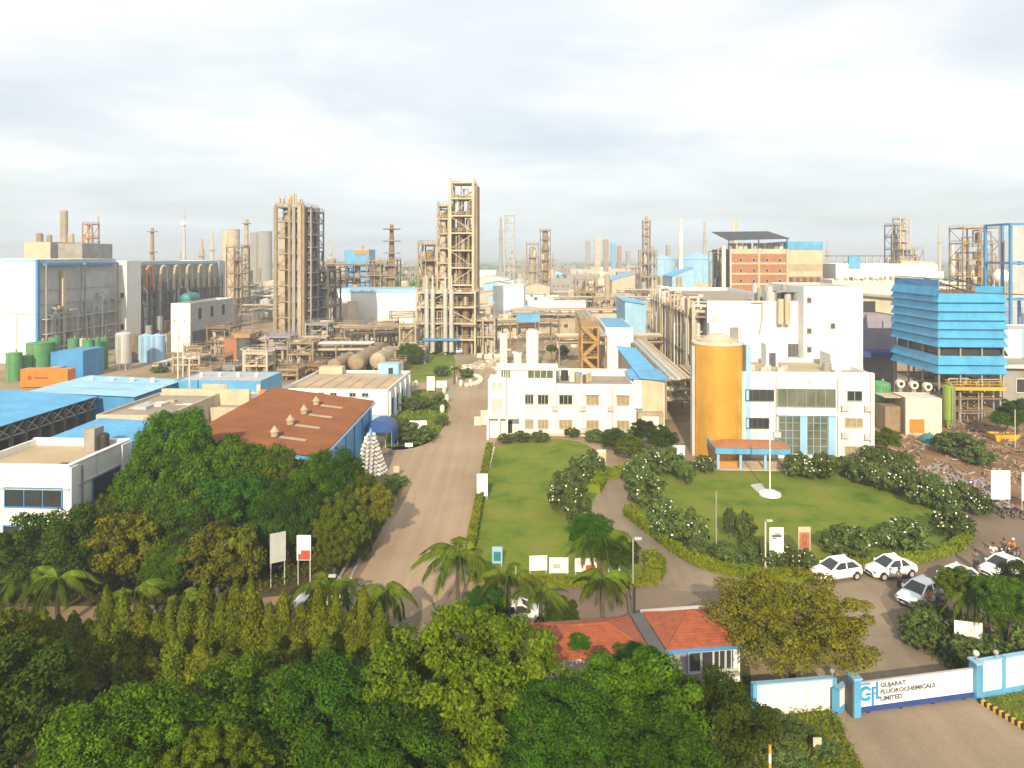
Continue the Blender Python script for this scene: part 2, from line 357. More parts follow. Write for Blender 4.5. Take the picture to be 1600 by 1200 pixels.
m_ = MB(); A_, B_ = G(548, 905), G(622, 752)
m_.bar((*A_, .06), (*B_, .06), .22); m_.bar((A_[0] - .9, A_[1], .06), (B_[0] - .9, B_[1], .06), .22)
bpy.data.objects.remove(kb); kind(m_.build('road_kerb', 'greyc'), 'structure')
m_ = MB(); A_, B_ = G(735, 850), G(772, 700); m_.bar((*A_, .06), (*B_, .06), .25); kind(m_.build('lawn_kerb', 'offwhite'), 'structure')

# ------------------------------------------------------------------ foliage
def quads(name, c, nrm, s, m, asp=.5, rng=RNG, smooth=False):
    n = len(c); nrm = nrm / (np.linalg.norm(nrm, axis=1, keepdims=True) + 1e-9)
    r = rng.normal(size=(n, 3)); t = np.cross(nrm, r); t /= np.linalg.norm(t, axis=1, keepdims=True) + 1e-9
    b = np.cross(nrm, t); s = np.asarray(s).reshape(-1, 1) * np.ones((n, 1))
    v = np.stack([c - t * s, c + b * s * asp, c + t * s, c - b * s * asp], 1).reshape(-1, 3)
    me = bpy.data.meshes.new(name); me.vertices.add(4 * n); me.vertices.foreach_set('co', v.astype(np.float32).ravel())
    me.loops.add(4 * n); me.loops.foreach_set('vertex_index', np.arange(4 * n, dtype=np.int32))
    me.polygons.add(n); me.polygons.foreach_set('loop_start', np.arange(0, 4 * n, 4, dtype=np.int32))
    me.materials.append(M[m]); me.update(calc_edges=True); me.validate(); return me
def crown(name, m, rx, rz, nc, nl, cr_, leaf, rng, low=-.35, z0=0, asp=.55):
    """leaf clumps spread over and through an ellipsoid; local origin at the crown's centre"""
    d = rng.normal(size=(nc, 3)); d /= np.linalg.norm(d, axis=1, keepdims=True); d[:, 2] = np.maximum(d[:, 2], low + .3 * rng.random(nc))
    rad = .42 + .62 * rng.random((nc, 1)) ** .6; cc = d * rad * np.array([rx, rx, rz])
    rr = cr_ * (.65 + .7 * rng.random(nc)); k = nl // nc
    e = rng.normal(size=(nc, k, 3)); e /= np.linalg.norm(e, axis=2, keepdims=True); e[:, :, 2] = np.abs(e[:, :, 2]) * np.where(rng.random((nc, k)) < .8, 1, -1)
    p = cc[:, None] + e * (rr[:, None, None] * (.55 + .5 * rng.random((nc, k, 1)))) * np.array([1, 1, .8])
    nn = e + .55 * rng.normal(size=e.shape) + np.array([0, 0, .25])
    return quads(name, p.reshape(-1, 3), nn.reshape(-1, 3), leaf * (.6 + .8 * rng.random(nc * k)), m, asp, rng)
def trunk_mesh(name, h, r, rng, limbs=6, spread=1.5, top=1.2):
    b = MB(); b_ = Vector((0, 0, 0)); pts = [b_]
    for i in range(1, 5): pts.append(Vector((rng.normal() * .08 * i, rng.normal() * .08 * i, h * i / 4)))
    for i, (a, c) in enumerate(zip(pts, pts[1:])): b.bar(a, c, 2 * r * (1 - .14 * i), 0, 8)
    for i in range(limbs):
        an = 2 * math.pi * i / limbs + rng.random(); st = pts[3].lerp(pts[4], rng.random())
        mid = st + Vector((math.cos(an) * spread * .5, math.sin(an) * spread * .5, top * .5)); en = st + Vector((math.cos(an) * spread, math.sin(an) * spread, top))
        b.bar(st, mid, r * .9, 0, 6); b.bar(mid, en, r * .5, 0, 5)
    return b.mesh(name, 'trunk')
TV = {}
def treevar(key, m, rx, rz, nc, nl, cr_, leaf, hh, var=2, asp=.55, low=-.35):
    TV[key] = []
    for i in range(var):
        rg = np.random.default_rng(hash((len(TV), i, 5)) % 10000)
        TV[key].append((crown('crown', m, rx, rz, nc, nl, cr_, leaf, rg, low, asp=asp), trunk_mesh('trunk', hh, .17, rg, 6, rx * .38, rz * .15), rx, rz, hh))
treevar('green', 'leaf_green', 4, 3.0, 190, 72000, .78, .098, 4)
treevar('deep', 'leaf_deep', 4, 3.0, 190, 72000, .78, .098, 4)
treevar('olive', 'leaf_olive', 4, 3.2, 300, 72000, .50, .092, 4)
treevar('yellow', 'leaf_yellow', 4, 2.9, 170, 34000, .6, .088, 4)
treevar('orange', 'leaf_orange', 3, 2.4, 80, 14000, .65, .14, 3)
treevar('dark', 'leaf_dark', 3, 2.6, 90, 30000, .72, .105, 3)
TREEN = {'green': ('leafy_tree', 'bright green leafy tree'), 'deep': ('leafy_tree', 'deep green dense tree'), 'olive': ('leafy_tree', 'olive green tufted tree'),
         'yellow': ('leafy_tree', 'yellowish feathery tree'), 'orange': ('leafy_tree', 'rusty yellow-brown leaved tree'), 'dark': ('leafy_tree', 'dark dull green tree')}
def tree(k, px, top, wpx, base, where, group, label=None, i=None, squash=1.0):
    X, Y = G(px, base); wm = wpx * Y / F; ht = ZP(top, Y)
    cr_, tr_, rx, rz, hh = TV[k][(i if i is not None else random.randrange(99)) % len(TV[k])]
    t = thing(TREEN[k][0], (X, Y, 0), label or 'x', 'tree', group, random.random() * 6.28)
    sx = wm / 2 / (rx * 1.12); cz = min(sx * squash, ht * .46 / rz)
    zc_ = ht - rz * 1.12 * cz
    link('crown', cr_, t, (0, 0, zc_), scale=(sx, sx, cz))
    link('trunk', tr_, t, (0, 0, 0), scale=(max(.6, sx), max(.6, sx), max(.3, zc_ / hh)))
    if not label: later(t, TREEN[k][1], where, px)
    return t
# the foreground canopy along the bottom of the view
fg = 'outside the boundary beside the gate, in front of the guard house'
for k, px, top, wp, base, lab in [
    ('dark', 20, 1010, 230, 1285, 'dark tree crown at the near left corner of the canopy'),
    ('olive', -30, 960, 190, 1190, 'olive tree at the left edge above the near canopy corner'),
    ('green', 190, 1092, 250, 1390, 'bright green spreading crown second from the left corner of the near canopy'),
    ('green', 380, 1052, 300, 1300, 'widest bright green crown below the rows of clipped conical trees'),
    ('deep', 500, 1040, 230, 1280, 'deep green crown left of the big olive tree in the near canopy'),
    ('deep', 600, 1120, 260, 1400, 'low deep green crown at the bottom edge under the big olive tree'),
    ('olive', 722, 952, 345, 1258, 'big olive tree with round leaf tufts at the middle of the near canopy'),
    ('green', 985, 1035, 270, 1300, 'green crown directly in front of the red tiled guard house'),
    ('deep', 880, 1080, 210, 1360, 'deep green crown between the big olive tree and the guard house'),
    ('dark', 1125, 1058, 170, 1290, 'dark crown beside the left end of the white boundary wall'),
    ('deep', 1010, 1125, 240, 1400, 'deep green crown at the bottom edge below the guard house'),
        ('olive', 330, 1150, 180, 1460, 'olive crown cut by the bottom edge under the bright green crowns'),
    ('deep', 1000, 1012, 110, 1130, 'small round deep green tree against the guard house eave'),
    ('deep', 905, 992, 44, 1090, 'narrow dark tree rising in front of the left red tiled roof'),
    ('yellow', 1238, 902, 268, 1066, 'large yellow-green feathery tree between the guard house and the gate')]:
    tree(k, px, top, wp, base, '', 'trees along the near boundary', lab, squash=.72 if k == 'yellow' else 1.0)
# trees of the left garden
gd = 'in the left garden'
for k, px, top, wp, base in [('green', 275, 636, 105, 842), ('green', 330, 672, 150, 850), ('green', 255, 690, 120, 862), ('green', 400, 690, 130, 850), ('green', 470, 705, 130, 852), ('deep', 520, 702, 100, 848),
    ('deep', 360, 735, 150, 880), ('green', 300, 735, 130, 880), ('olive', 432, 706, 90, 858), ('olive', 560, 735, 75, 852), ('olive', 192, 752, 80, 870),
    ('dark', 60, 800, 130, 935), ('dark', 120, 790, 100, 925), ('dark', 30, 860, 90, 950), ('orange', 195, 800, 110, 925), ('orange', 240, 790, 90, 900), ('dark', 270, 790, 110, 900),
    ('orange', 340, 822, 120, 930), ('orange', 368, 820, 80, 925), ('green', 265, 850, 80, 940), ('olive', 470, 775, 90, 880), ('olive', 530, 770, 90, 885), ('yellow', 580, 752, 70, 862),
    ('olive', 522, 815, 66, 905), ('deep', 450, 750, 110, 885), ('dark', 330, 790, 110, 905), ('yellow', 512, 790, 60, 885), ('dark', 430, 785, 90, 878), ('deep', 215, 720, 60, 850)]:
    tree(k, px, top, wp * 1.12, base, gd, 'trees in the left garden', squash=1.5)
for k, px, top, wp, base in [('olive', 1500, 885, 75, 1000), ('green', 1575, 905, 100, 1040), ('olive', 1545, 905, 70, 1010), ('dark', 1600, 880, 80, 1000)]:
    tree(k, px, top, wp, base, 'behind the right boundary wall', 'trees behind the right wall')
for k, px, top, wp, base in [('green', 640, 535, 44, 572), ('olive', 1385, 668, 48, 712), ('dark', 1590, 622, 60, 690), ('green', 1572, 640, 44, 690), ('dark', 1005, 655, 44, 700), ('dark', 1035, 665, 50, 722), ('olive', 985, 680, 50, 720), ('deep', 925, 805, 80, 930), ('dark', 965, 835, 70, 940), ('deep', 760, 915, 70, 985), ('dark', 880, 935, 60, 990),
    ('dark', 960, 672, 44, 705), ('olive', 1445, 555, 30, 600), ('olive', 862, 538, 20, 572)]:
    tree(k, px, top, wp, base, 'among the plant buildings', 'trees among the plant buildings')
# clipped conical trees in two rows
def conical(var):
    rg = np.random.default_rng(30 + var); n = 5200
    z = rg.random(n) ** .8; a_ = rg.random(n) * 2 * np.pi
    prof = np.where(z < .12, z / .12 * .9 + .1, np.interp(z, [.12, .45, .8, 1.0], [1, .92, .62, .05]))
    lump = 1 + .22 * np.sin(a_ * 3 + z * 14 + var) + .12 * rg.normal(size=n)
    rr = prof * lump * (.7 + .3 * rg.random(n)) * .72
    p = np.stack([rr * np.cos(a_), rr * np.sin(a_), z * 4], 1); nn = np.stack([np.cos(a_), np.sin(a_), np.full(n, .35)], 1) + .5 * rg.normal(size=(n, 3))
    return quads('crown', p, nn, .075 + .05 * rg.random(n), 'leaf_cone' if var < 3 else 'leaf_olive', .45, rg)
CON = [conical(i) for i in range(4)]
ctr = shape('cyl8', 'trunk')
def cone_tree(px, top, base, wpx, where):
    X, Y = G(px, base); ht = ZP(top, Y); s = wpx * Y / F / 1.2
    t = thing('conical_tree', (X, Y), 'x', 'tree', 'clipped conical trees in rows', random.random() * 6)
    link('crown', random.choice(CON), t, (0, 0, ht * .12), scale=(s, s, ht * .88 / 4)); link('trunk', ctr, t, (0, 0, 0), scale=(.08, .08, ht * .4))
    later(t, 'clipped conical yellow-green tree', where, px)
x_ = 168
while x_ < 612:
    cone_tree(x_ + random.uniform(-3, 3), 935 + random.uniform(-30, 26) - (x_ - 168) * .02, 1085, random.uniform(28, 38), 'in the back row'); x_ += random.uniform(21, 27)
x_ = 200
while x_ < 590:
    cone_tree(x_ + random.uniform(-5, 5), 1005 + random.uniform(-22, 22), 1125, random.uniform(38, 48), 'in the shorter front row'); x_ += random.uniform(32, 44)
for x_ in (0, 22, 45, 68, 92, 115, 138, 156): cone_tree(x_, 950 + random.uniform(-10, 20), 1090, 34, 'at the left end')
for x_ in (338, 372, 408, 445, 468, 505, 541): cone_tree(x_, 1140 + random.uniform(-12, 18), 1330, 36, 'poking up at the bottom edge')
# palms
def frond_mesh(var):
    b = MB(); L_ = 2.6; n = 14; pts = []
    for i in range(n + 1):
        t = i / n; pts.append(Vector((L_ * t * (1 - .30 * t), 0, (.9 + .2 * var) * t - (2.0 + .3 * var) * t * t)))
    for a_, c in zip(pts, pts[1:]): b.bar(a_, c, .045)
    for i in range(2, n + 1):
        t = i / n; w_ = .50 * math.sin(math.pi * (.12 + .8 * t)) + .05
        for s in (-1, 1):
            for j in (0, .5):
                p = pts[i - 1].lerp(pts[i], j); q = p + Vector((.25, s * w_, -.42 - .15 * random.random())); d = Vector((.06, 0, .01))
                b.add([p - d, p + d, q], [(0, 1, 2)])
    return b.mesh('frond', 'leaf_palm')
FR = [frond_mesh(i) for i in range(3)]
def palm(px, crown_py, base, scale, label, n=15):
    X, Y = G(px, base); ht = ZP(crown_py, Y)
    t = thing('palm_tree', (X, Y), label, 'palm', 'palms along the front road', random.random() * 6)
    b = MB(); k = 9
    for i in range(k): b.bar((.04 * math.sin(i), 0, ht * i / k), (.04 * math.sin(i + 1), 0, ht * (i + 1) / k), .34 - .016 * i, 0, 8)
    b.build('trunk', 'trunk', t)
    for i in range(n):
        f = link('frond', FR[i % 3], t, (0, 0, ht - .05), (0, random.uniform(-.55, .35), 2 * math.pi * i / n * 1.0 + random.uniform(-.2, .2))); f.scale = (scale * random.uniform(.8, 1.1),) * 3
palm(715, 868, 955, 1.35, 'tall palm standing alone at the foot of the main street')
palm(515, 915, 1000, 1.1, 'palm drooping over the white car left of the main street')
palm(600, 925, 1010, 1.0, 'palm right of the car at the left end of the crossing')
palm(940, 838, 935, 1.3, 'dark bushy palm in front of the row of white boards')
palm(942, 905, 985, 1.0, 'palm between the hedge corner and the guard house roof')
palm(795, 900, 985, 1.05, 'palm just right of the lone tall palm by the front road')
palm(845, 925, 990, .9, 'short palm behind the left end of the guard house')
palm(90, 905, 985, 1.1, 'palm among dark trees near the left edge of the front road')
palm(210, 925, 1010, 1.0, 'palm behind the left end of the clipped conical row')
palm(290, 938, 1000, .9, 'palm behind the middle of the clipped conical row')
palm(1525, 930, 1015, 1.0, 'palm beside the tilted white board behind the right wall')
palm(710, 575, 600, .9, 'small palm in the bed at the far bend of the main street', 10)
palm(40, 900, 965, 1.0, 'leftmost palm at the edge of the view')
# flowering shrubs
def shrubvar(i):
    rg = np.random.default_rng(60 + i); c = crown('foliage', 'leaf_shrub', 1.5, 1.2, 60, 3600, .40, .17, rg, -.5, asp=.4)
    n = 28; d = rg.normal(size=(n, 3)); d /= np.linalg.norm(d, axis=1, keepdims=True); d[:, 2] = np.abs(d[:, 2]); p = d * np.array([1.5, 1.5, 1.2]) * (.98 + .15 * rg.random((n, 1)))
    return c, quads('blossom', p, d + .4 * rg.normal(size=(n, 3)), .075 + .05 * rg.random(n), 'petal', .8, rg)
SH = [shrubvar(i) for i in range(3)]
def shrub(px, py, wpx, hpx, where, flowers=True):
    X, Y = G(px, py); s = wpx * Y / F / 3.3; hz = hpx * Y / F / 2.4
    t = thing('flowering_shrub', (X, Y), 'x', 'shrub', 'white flowering shrubs around the lawns', random.random() * 6)
    c, bl = random.choice(SH); link('foliage', c, t, (0, 0, hz * 1.1), scale=(s, s, hz))
    if flowers: kind(link('blossom', bl, t, (0, 0, hz * 1.1), scale=(s, s, hz)), 'stuff')
    link('stem', ctr, t, (0, 0, 0), scale=(.07, .07, hz))
    later(t, 'white flowering shrub' if flowers else 'round green shrub', where, px)
lw = 'beside the curved path through the lawns'
for px, py, wp, hp in [(882, 800, 54, 48), (905, 768, 50, 50), (880, 775, 38, 38), (905, 820, 40, 50), (925, 745, 44, 40), (995, 758, 46, 44), (1012, 790, 56, 50), (1000, 775, 46, 42), (1035, 822, 50, 42), (1070, 852, 70, 52), (1040, 845, 48, 40), (1025, 740, 46, 40)]: shrub(px, py, wp, hp, lw)
for px, py, wp, hp in [(1330, 870, 70, 46), (1305, 865, 46, 38), (1415, 858, 78, 44), (1380, 860, 46, 36), (1485, 838, 60, 44), (1235, 885, 40, 30), (1255, 885, 36, 26), (1205, 885, 36, 26)]: shrub(px, py, wp, hp, 'on the front edge of the round lawn')
for px, py, wp, hp in [(1250, 745, 46, 36), (1275, 748, 50, 36), (1345, 755, 40, 34), (1370, 765, 48, 40), (1400, 770, 50, 40), (1385, 745, 46, 38), (1415, 758, 46, 36), (1440, 790, 50, 42), (1455, 775, 40, 34), (1480, 800, 44, 40), (1500, 790, 40, 36), (1530, 805, 40, 34), (1100, 738, 34, 26), (1360, 735, 44, 36)]: shrub(px, py, wp, hp, 'on the rear edge of the round lawn')
for px, py, wp, hp in [(1165, 850, 34, 48), (1175, 870, 30, 30), (1140, 842, 22, 46), (1090, 872, 40, 30), (1130, 880, 44, 32), (1160, 885, 44, 30), (1250, 735, 30, 26), (1290, 740, 40, 30), (1320, 742, 34, 28)]: shrub(px, py, wp, hp, 'inside the front of the round lawn', False)
for px, py, wp, hp in [(790, 692, 26, 14), (815, 690, 30, 16), (845, 690, 30, 16), (930, 690, 34, 18), (960, 692, 36, 22), (985, 700, 36, 28), (893, 682, 26, 14), (1050, 740, 40, 40), (1070, 755, 34, 34)]: shrub(px, py, wp, hp, 'at the back of the left lawn', False)
for px, py, wp, hp in [(625, 640, 40, 22), (655, 642, 36, 22), (685, 640, 34, 22), (630, 690, 44, 20), (665, 688, 40, 22), (640, 672, 36, 18), (612, 670, 30, 20), (690, 665, 24, 16), (620, 758, 36, 16), (690, 588, 26, 16), (730, 590, 22, 14)]: shrub(px, py, wp, hp, 'in the beds beside the main street', False)
for px, py, wp, hp in [(1440, 1000, 70, 44), (1480, 1020, 70, 46), (1450, 975, 50, 30), (1510, 1045, 60, 46), (1430, 1010, 40, 30), (1560, 1050, 70, 50), (1590, 1040, 50, 60), (1480, 985, 50, 34)]: shrub(px, py, wp, hp, 'in the bed between gate and parked cars', False)
for px, py, wp, hp in [(1500, 710, 70, 32), (1530, 725, 50, 24), (1480, 700, 40, 22), (1410, 735, 44, 26)]: shrub(px, py, wp, hp, 'in the rubble yard', False)
for px, py, wp, hp in [(1205, 1125, 40, 16), (1250, 1150, 44, 20), (1210, 1175, 60, 30), (1290, 1180, 40, 20), (1240, 1205, 60, 26)]: shrub(px, py, wp, hp, 'on the verge outside the wall', False)
# clipped hedges
def hedge(pts, label, w_=.8, h_=.75, px=True, m='leaf_hedge'):
    P = [np.array(G(*p)) if px else np.array(p) for p in pts]; o = P[0]; cs = []; ns = []; rg = np.random.default_rng(len(pts) + 90)
    for a_, c in zip(P, P[1:]):
        L_ = np.linalg.norm(c - a_); n = int(L_ * 260); t = rg.random(n); side = rg.random(n); d = (c - a_) / L_; q = np.array([-d[1], d[0]])
        top_ = side < .5; lat = np.where(top_, (rg.random(n) - .5) * w_, np.sign(rg.random(n) - .5) * w_ / 2); z = np.where(top_, h_, rg.random(n) * h_) + rg.normal(size=n) * .05
        xy = a_ - o + np.outer(t * L_, d) + np.outer(lat + rg.normal(size=n) * .05, q); cs.append(np.column_stack([xy, z]))
        nv = np.where(top_[:, None], np.array([0, 0, 1.0]), np.column_stack([np.outer(np.sign(lat), q), np.zeros(n)])); ns.append(nv + .5 * rg.normal(size=(n, 3)))
    c_ = np.concatenate(cs); n_ = np.concatenate(ns); me = quads('hedge', c_, n_, .09 + .05 * rg.random(len(c_)), m, .6, rg)
    b = MB()
    for a_, c in zip(P, P[1:]):
        d = (c - a_) / np.linalg.norm(c - a_); q = np.array([-d[1], d[0]]) * (w_ / 2 - .06); a_ = a_ - o; c = c - o
        b.prism([tuple(a_ - q), tuple(c - q), tuple(c + q), tuple(a_ + q)], .0, h_ - .06)
    t = thing('hedge', (o[0], o[1]), label, 'hedge', 'clipped hedges'); kind(link('foliage', me, t), 'stuff'); b.build('stem_mass', 'leaf_hedge', t)
hedge(smoothpoly([(990, 800), (1028, 842), (1070, 872), (1110, 890), (1190, 905), (1270, 902)], 3)[:15], 'low clipped hedge curving round the front of the round lawn')
hedge([(1270, 903), (1330, 893), (1400, 884), (1450, 874), (1490, 862), (1512, 845), (1510, 828)], 'low clipped hedge behind the two parked white cars')
hedge([(1020, 905), (1028, 890), (1012, 875)], 'short yellow-green hedge at the corner of the left lawn', 1.4, .9)
hedge([(1025, 912), (960, 918), (880, 915), (800, 912), (735, 905)], 'low hedge along the front of the left lawn', .7, .6)
hedge([(765, 700), (750, 780), (735, 860)], 'thin hedge between the main street and the left lawn', .7, .7)
hedge([(928, 770), (940, 748), (985, 740)], 'thick round-topped hedge behind the start of the curved path', 1.5, 1.0)
hedge([(618, 755), (600, 800), (560, 875)], 'dark roadside hedge left of the main street kerb', 1.2, .8, m='leaf_olive')
# undergrowth
def cover(name, poly, dens, hmax, m, s=.16):
    P = np.array([G(*p) for p in poly]); lo, hi = P.min(0), P.max(0); rg = np.random.default_rng(int(dens * 100) + len(poly)); n = int(dens * np.prod(hi - lo)); q = lo + rg.random((n, 2)) * (hi - lo)
    ins = np.zeros(n, bool); k = len(P)
    for i in range(k):
        a_, b = P[i], P[(i + 1) % k]; c = (a_[1] > q[:, 1]) != (b[1] > q[:, 1]); xx = (b[0] - a_[0]) * (q[:, 1] - a_[1]) / (b[1] - a_[1] + 1e-9) + a_[0]; ins ^= c & (q[:, 0] < xx)
    q = q[ins]; z = hmax * rg.random(len(q)) ** 1.5 * (.4 + .6 * (np.sin(q[:, 0] * .9) * np.sin(q[:, 1] * .8) + 1) / 2)
    kind(link(name, quads(name, np.column_stack([q, z]), rg.normal(size=(len(q), 3)) * .7 + np.array([0, -.2, .8]), s * (.6 + .7 * rg.random(len(q))), m, .4, rg)), 'stuff')
cover('garden_undergrowth', [(-60, 880), (200, 800), (560, 760), (620, 760), (540, 890), (420, 925), (-60, 945)], 28, 1.0, 'leaf_olive')
cover('near_undergrowth', [(-60, 1070), (1170, 1060), (1175, 1200), (-60, 1240)], 26, 1.3, 'leaf_dark', .2)
cover('row_shade_leaves', [(-60, 1000), (160, 1000), (600, 985), (640, 1010), (640, 1080), (-60, 1090)], 190, 1.6, 'leaf_dark', .13)  # dark leaf cover standing in for the near-black shade between the conical trunks
cover('verge_weeds', [(1178, 1108), (1300, 1102), (1355, 1215), (1180, 1215)], 90, .6, 'leaf_hedge', .1)
cover('verge_grass', [(1532, 1088), (1620, 1080), (1640, 1140), (1600, 1140)], 90, .2, 'leaf_hedge', .08)
cover('bed_undergrowth', [(1420, 1010), (1450, 965), (1600, 960), (1640, 1030), (1500, 1060)], 60, .8, 'leaf_dark', .13)
cover('street_bed_plants', [(605, 700), (615, 650), (640, 612), (690, 612), (700, 640), (690, 672), (660, 696)], 20, .5, 'leaf_hedge', .16)
# ------------------------------------------------------------------ building kit (local axes: x right, y away, z up; front face at y = 0)
_wf = {}
def window(t, face, x, z, w_, h_, W=0, D=0, n=2, glass='glass', frame='lightgrey'):
    """face f front, r right side, l left side; (x, z) is the lower left corner along that face"""
    w_, h_ = round(w_, 1), round(h_, 1)
    k = (w_, h_, n, frame)
    if k not in _wf:
        b = MB(); q = .09
        b.box(-q, 0, -.12, .02, -q, h_ + q); b.box(w_, w_ + q, -.12, .02, -q, h_ + q); b.box(0, w_, -.12, .02, h_, h_ + q); b.box(-.05, w_ + .05, -.2, .02, -q, 0)
        for i in range(1, n): b.box(w_ * i / n - .035, w_ * i / n + .035, -.09, -.012, 0, h_)
        _wf[k] = b.mesh('window', frame)
    loc, r = {'f': ((x, 0, z), 0), 'r': ((W, x, z), R(90)), 'l': ((0, x + w_, z), R(-90))}[face]
    f = link('window', _wf[k], t, loc, (0, 0, r))
    box('pane', f, glass, 0, w_, -.05, -.005, 0, h_)
    return f
def building(name, px0, px1, base, top, D, wall, roof, label, cat='building', para=.6, Y=None, rz=GR, group=None, lw=None, right=None):
    Y = Y or YD(base); X0, X1 = XP(px0, Y), XP(px1, Y); W = X1 - X0; h = ZP(top, Y)
    t = thing(name, (X0, Y), label, cat, group, rz)
    box('front_wall', t, wall, 0, W, 0, .25, 0, h); box('rear_wall', t, wall, 0, W, D - .25, D, 0, h)
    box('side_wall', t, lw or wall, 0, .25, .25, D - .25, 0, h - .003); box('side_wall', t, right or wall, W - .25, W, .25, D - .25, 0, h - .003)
    box('roof', t, roof, .25, W - .25, .25, D - .25, h - para - .2, h - para)
    t['W'] = W; t['D'] = D; t['h'] = h
    t['Y'] = Y; t['X0'] = X0
    return t
def loc_(t, px, py): return XP(px, t['Y']) - t['X0'], ZP(py, t['Y'])
def wpx(t, x0, y0, x1, y1, n=2, glass='glass', frame='lightgrey'):
    ax, az = loc_(t, x0, y1); bx, bz = loc_(t, x1, y0)
    return window(t, 'f', ax, az, bx - ax, bz - az, t['W'], t['D'], n, glass, frame)
def shed(name, x0, x1, y0, y1, z_left, z_right, wall, roof, label, rz=0, ridge=None, ribs=True, base=0, cat='shed'):
    """roof of long sheets; pitched from z_left to z_right, or to a middle ridge"""
    t = thing(name, (x0, y0), label, cat, None, rz); W, D = x1 - x0, y1 - y0; o = .35
    P = [(-o, z_left - .02), (W + o, z_right - .02)] if ridge is None else [(-o, z_left), (W / 2, ridge), (W + o, z_right)]
    if wall:
        b = MB(); pr = [(.1, base), (W - .1, base)] + [(min(max(x, .1), W - .1), z - .1) for x, z in reversed(P)]; n = len(pr)
        for yy in (0.1,):
            v = [(x, yy, z) for x, z in pr] + [(x, yy + .2, z) for x, z in pr]
            b.add(v, [tuple(range(n)), tuple(reversed(range(n, 2 * n)))] + [(i, i + n, (i + 1) % n + n, (i + 1) % n) for i in range(n)])
        gw = b.build('gable_wall', wall, t); link('gable_wall', gw.data, t, (0, D - .4, 0)); box('side_wall', t, wall, .1, .3, .3, D - .3, base, z_left - .25); box('side_wall', t, wall, W - .3, W - .1, .3, D - .3, base, z_right - .25)
    for (xa, za), (xb, zb) in zip(P, P[1:]):
        L_ = math.hypot(xb - xa, zb - za); nb = max(1, int(D / 3.0))
        me = MB(); me.box(0, L_, 0, D / nb - .02 + 2 * o / nb, 0, .05)
        if ribs:
            k = int(D / nb / .5)
            for j in range(k): me.box(0, L_, j * .5 + .1, j * .5 + .2, .05, .085)
        ms = me.mesh('roof_sheet', roof)
        for i in range(nb): link('roof_sheet', ms, t, (xa, -o + (D + 2 * o) / nb * i, za + .004 * (i % 2)), (0, -math.atan2(zb - za, xb - xa), 0))
    return t
def tank_on_roof(t, x, y, z, m='dark', r=.6, h=1.2):
    c = cyl('water_tank', t, m, x, y, z, r, h); dome('lid', c, m, 0, 0, 1, 1, .25)
def acbox(t, x, y, z): box('air_conditioner', t, 'lightgrey', x, x + .9, y, y + .4, z, z + .7)

# ---- far left two-storey white building
t = building('white_office', -60, 113, 881, 726, 8.6, 'white', 'roofsand', 'white two-storey building with flat sandy roof at the left edge', lw='white', right='white')
W, h = t['W'], t['h']
a_, az = loc_(t, 12, 789)
window(t, 'f', a_, az, XP(102, t['Y']) - XP(12, t['Y']), 1.5, n=3, frame='blue')
window(t, 'f', loc_(t, 10, 848)[0], loc_(t, 10, 848)[1], 1.3, 1.5, n=1, frame='blue')
window(t, 'f', loc_(t, -50, 848)[0], loc_(t, 10, 848)[1], 1.3, 1.5, n=1, frame='blue')
box('string_course', t, 'lightgrey', 0, W + .12, -.12, -.0, h - 2.0, h - 1.85); box('string_course', t, 'lightgrey', W + .003, W + .12, .003, 8.6, h - 2.0, h - 1.85)
box('opening_frame', t, 'blue', W + .002, W + .06, 3.0, 7.1, .3, h - 1.9); box('opening', t, 'dark', W + .061, W + .08, 3.2, 7.0, .3, h - 2.05)
box('column', t, 'white', W, W + .25, 7.1, 8.6, 0, h - .1); box('column', t, 'white', W, W + .25, .003, .9, 0, h - .1)
box('downpipe', t, 'greyc', W + .002, W + .12, 1.6, 1.75, 0, h - .4); box('coping', t, 'whiteclean', W - .35, W + .1, -.1, 8.7, h, h + .08); box('coping', t, 'whiteclean', -.1, W - .35, -.1, .35, h, h + .08)
box('coping', t, 'whiteclean', -.1, W - .35, 8.35, 8.7, h, h + .08)
box('rooftop_room', t, 'greyc', W - 3.1, W - 2.1, 6.5, 7.9, h - .6, h + 1.5); tank_on_roof(t, W - 1.6, 7.2, h - .6, 'dark', .45, 1.3)
box('vent', t, 'trunk', W - 2.0, W - 1.4, 1.6, 2.1, h - .6, h - .3)

# ---- blue roofed sheds behind it
shed('blue_roofed_shed', -74, -54.4, 73, 91, 9.2, 8.0, None, 'lightblue', rz=GR, label= 'long open shed with bright blue sheet roof over dark trusses at left', cat='shed')
tr_ = bpy.data.objects['blue_roofed_shed']
for i in range(9):
    y = i * 2.1 + .2; box('post', tr_, 'darkgrey', 19.2, 19.5, y, y + .3, 0, 7.9); b = MB(); b.bar((19.35, y, 6.4), (19.35, y + 2.1, 7.8), .14); b.bar((19.35, y, 7.8), (19.35, y + 2.1, 6.4), .12); b.bar((19.35, y, 6.4), (19.35, y + 2.1, 6.4), .14); b.build('truss', 'greyc', tr_)
    b = MB(); b.bar((0, y, 7), (19.3, y, 6.4), .15); b.build('tie_beam', 'darkgrey', tr_)
box('rear_wall', tr_, 'darkgrey', 0, 19.3, 17.7, 18, 0, 7.8); box('inner_wall', tr_, 'darkgrey', 9, 9.3, 0, 17.7, 0, 7.6)
sh2 = shed('blue_roofed_shed', XP(78, 68), XP(236, 68), 68, 76.5, 8.3, 7.7, 'blue', 'lightblue', 'low blue shed with pale blue roof right behind the white left building', cat='shed')
t = building('flat_roofed_block', 150, 262, 760, 648, 13, 'cream', 'roofgrey', 'flat brown-roofed block with rubbish on its roof beside the garden trees', Y=80, para=.3)
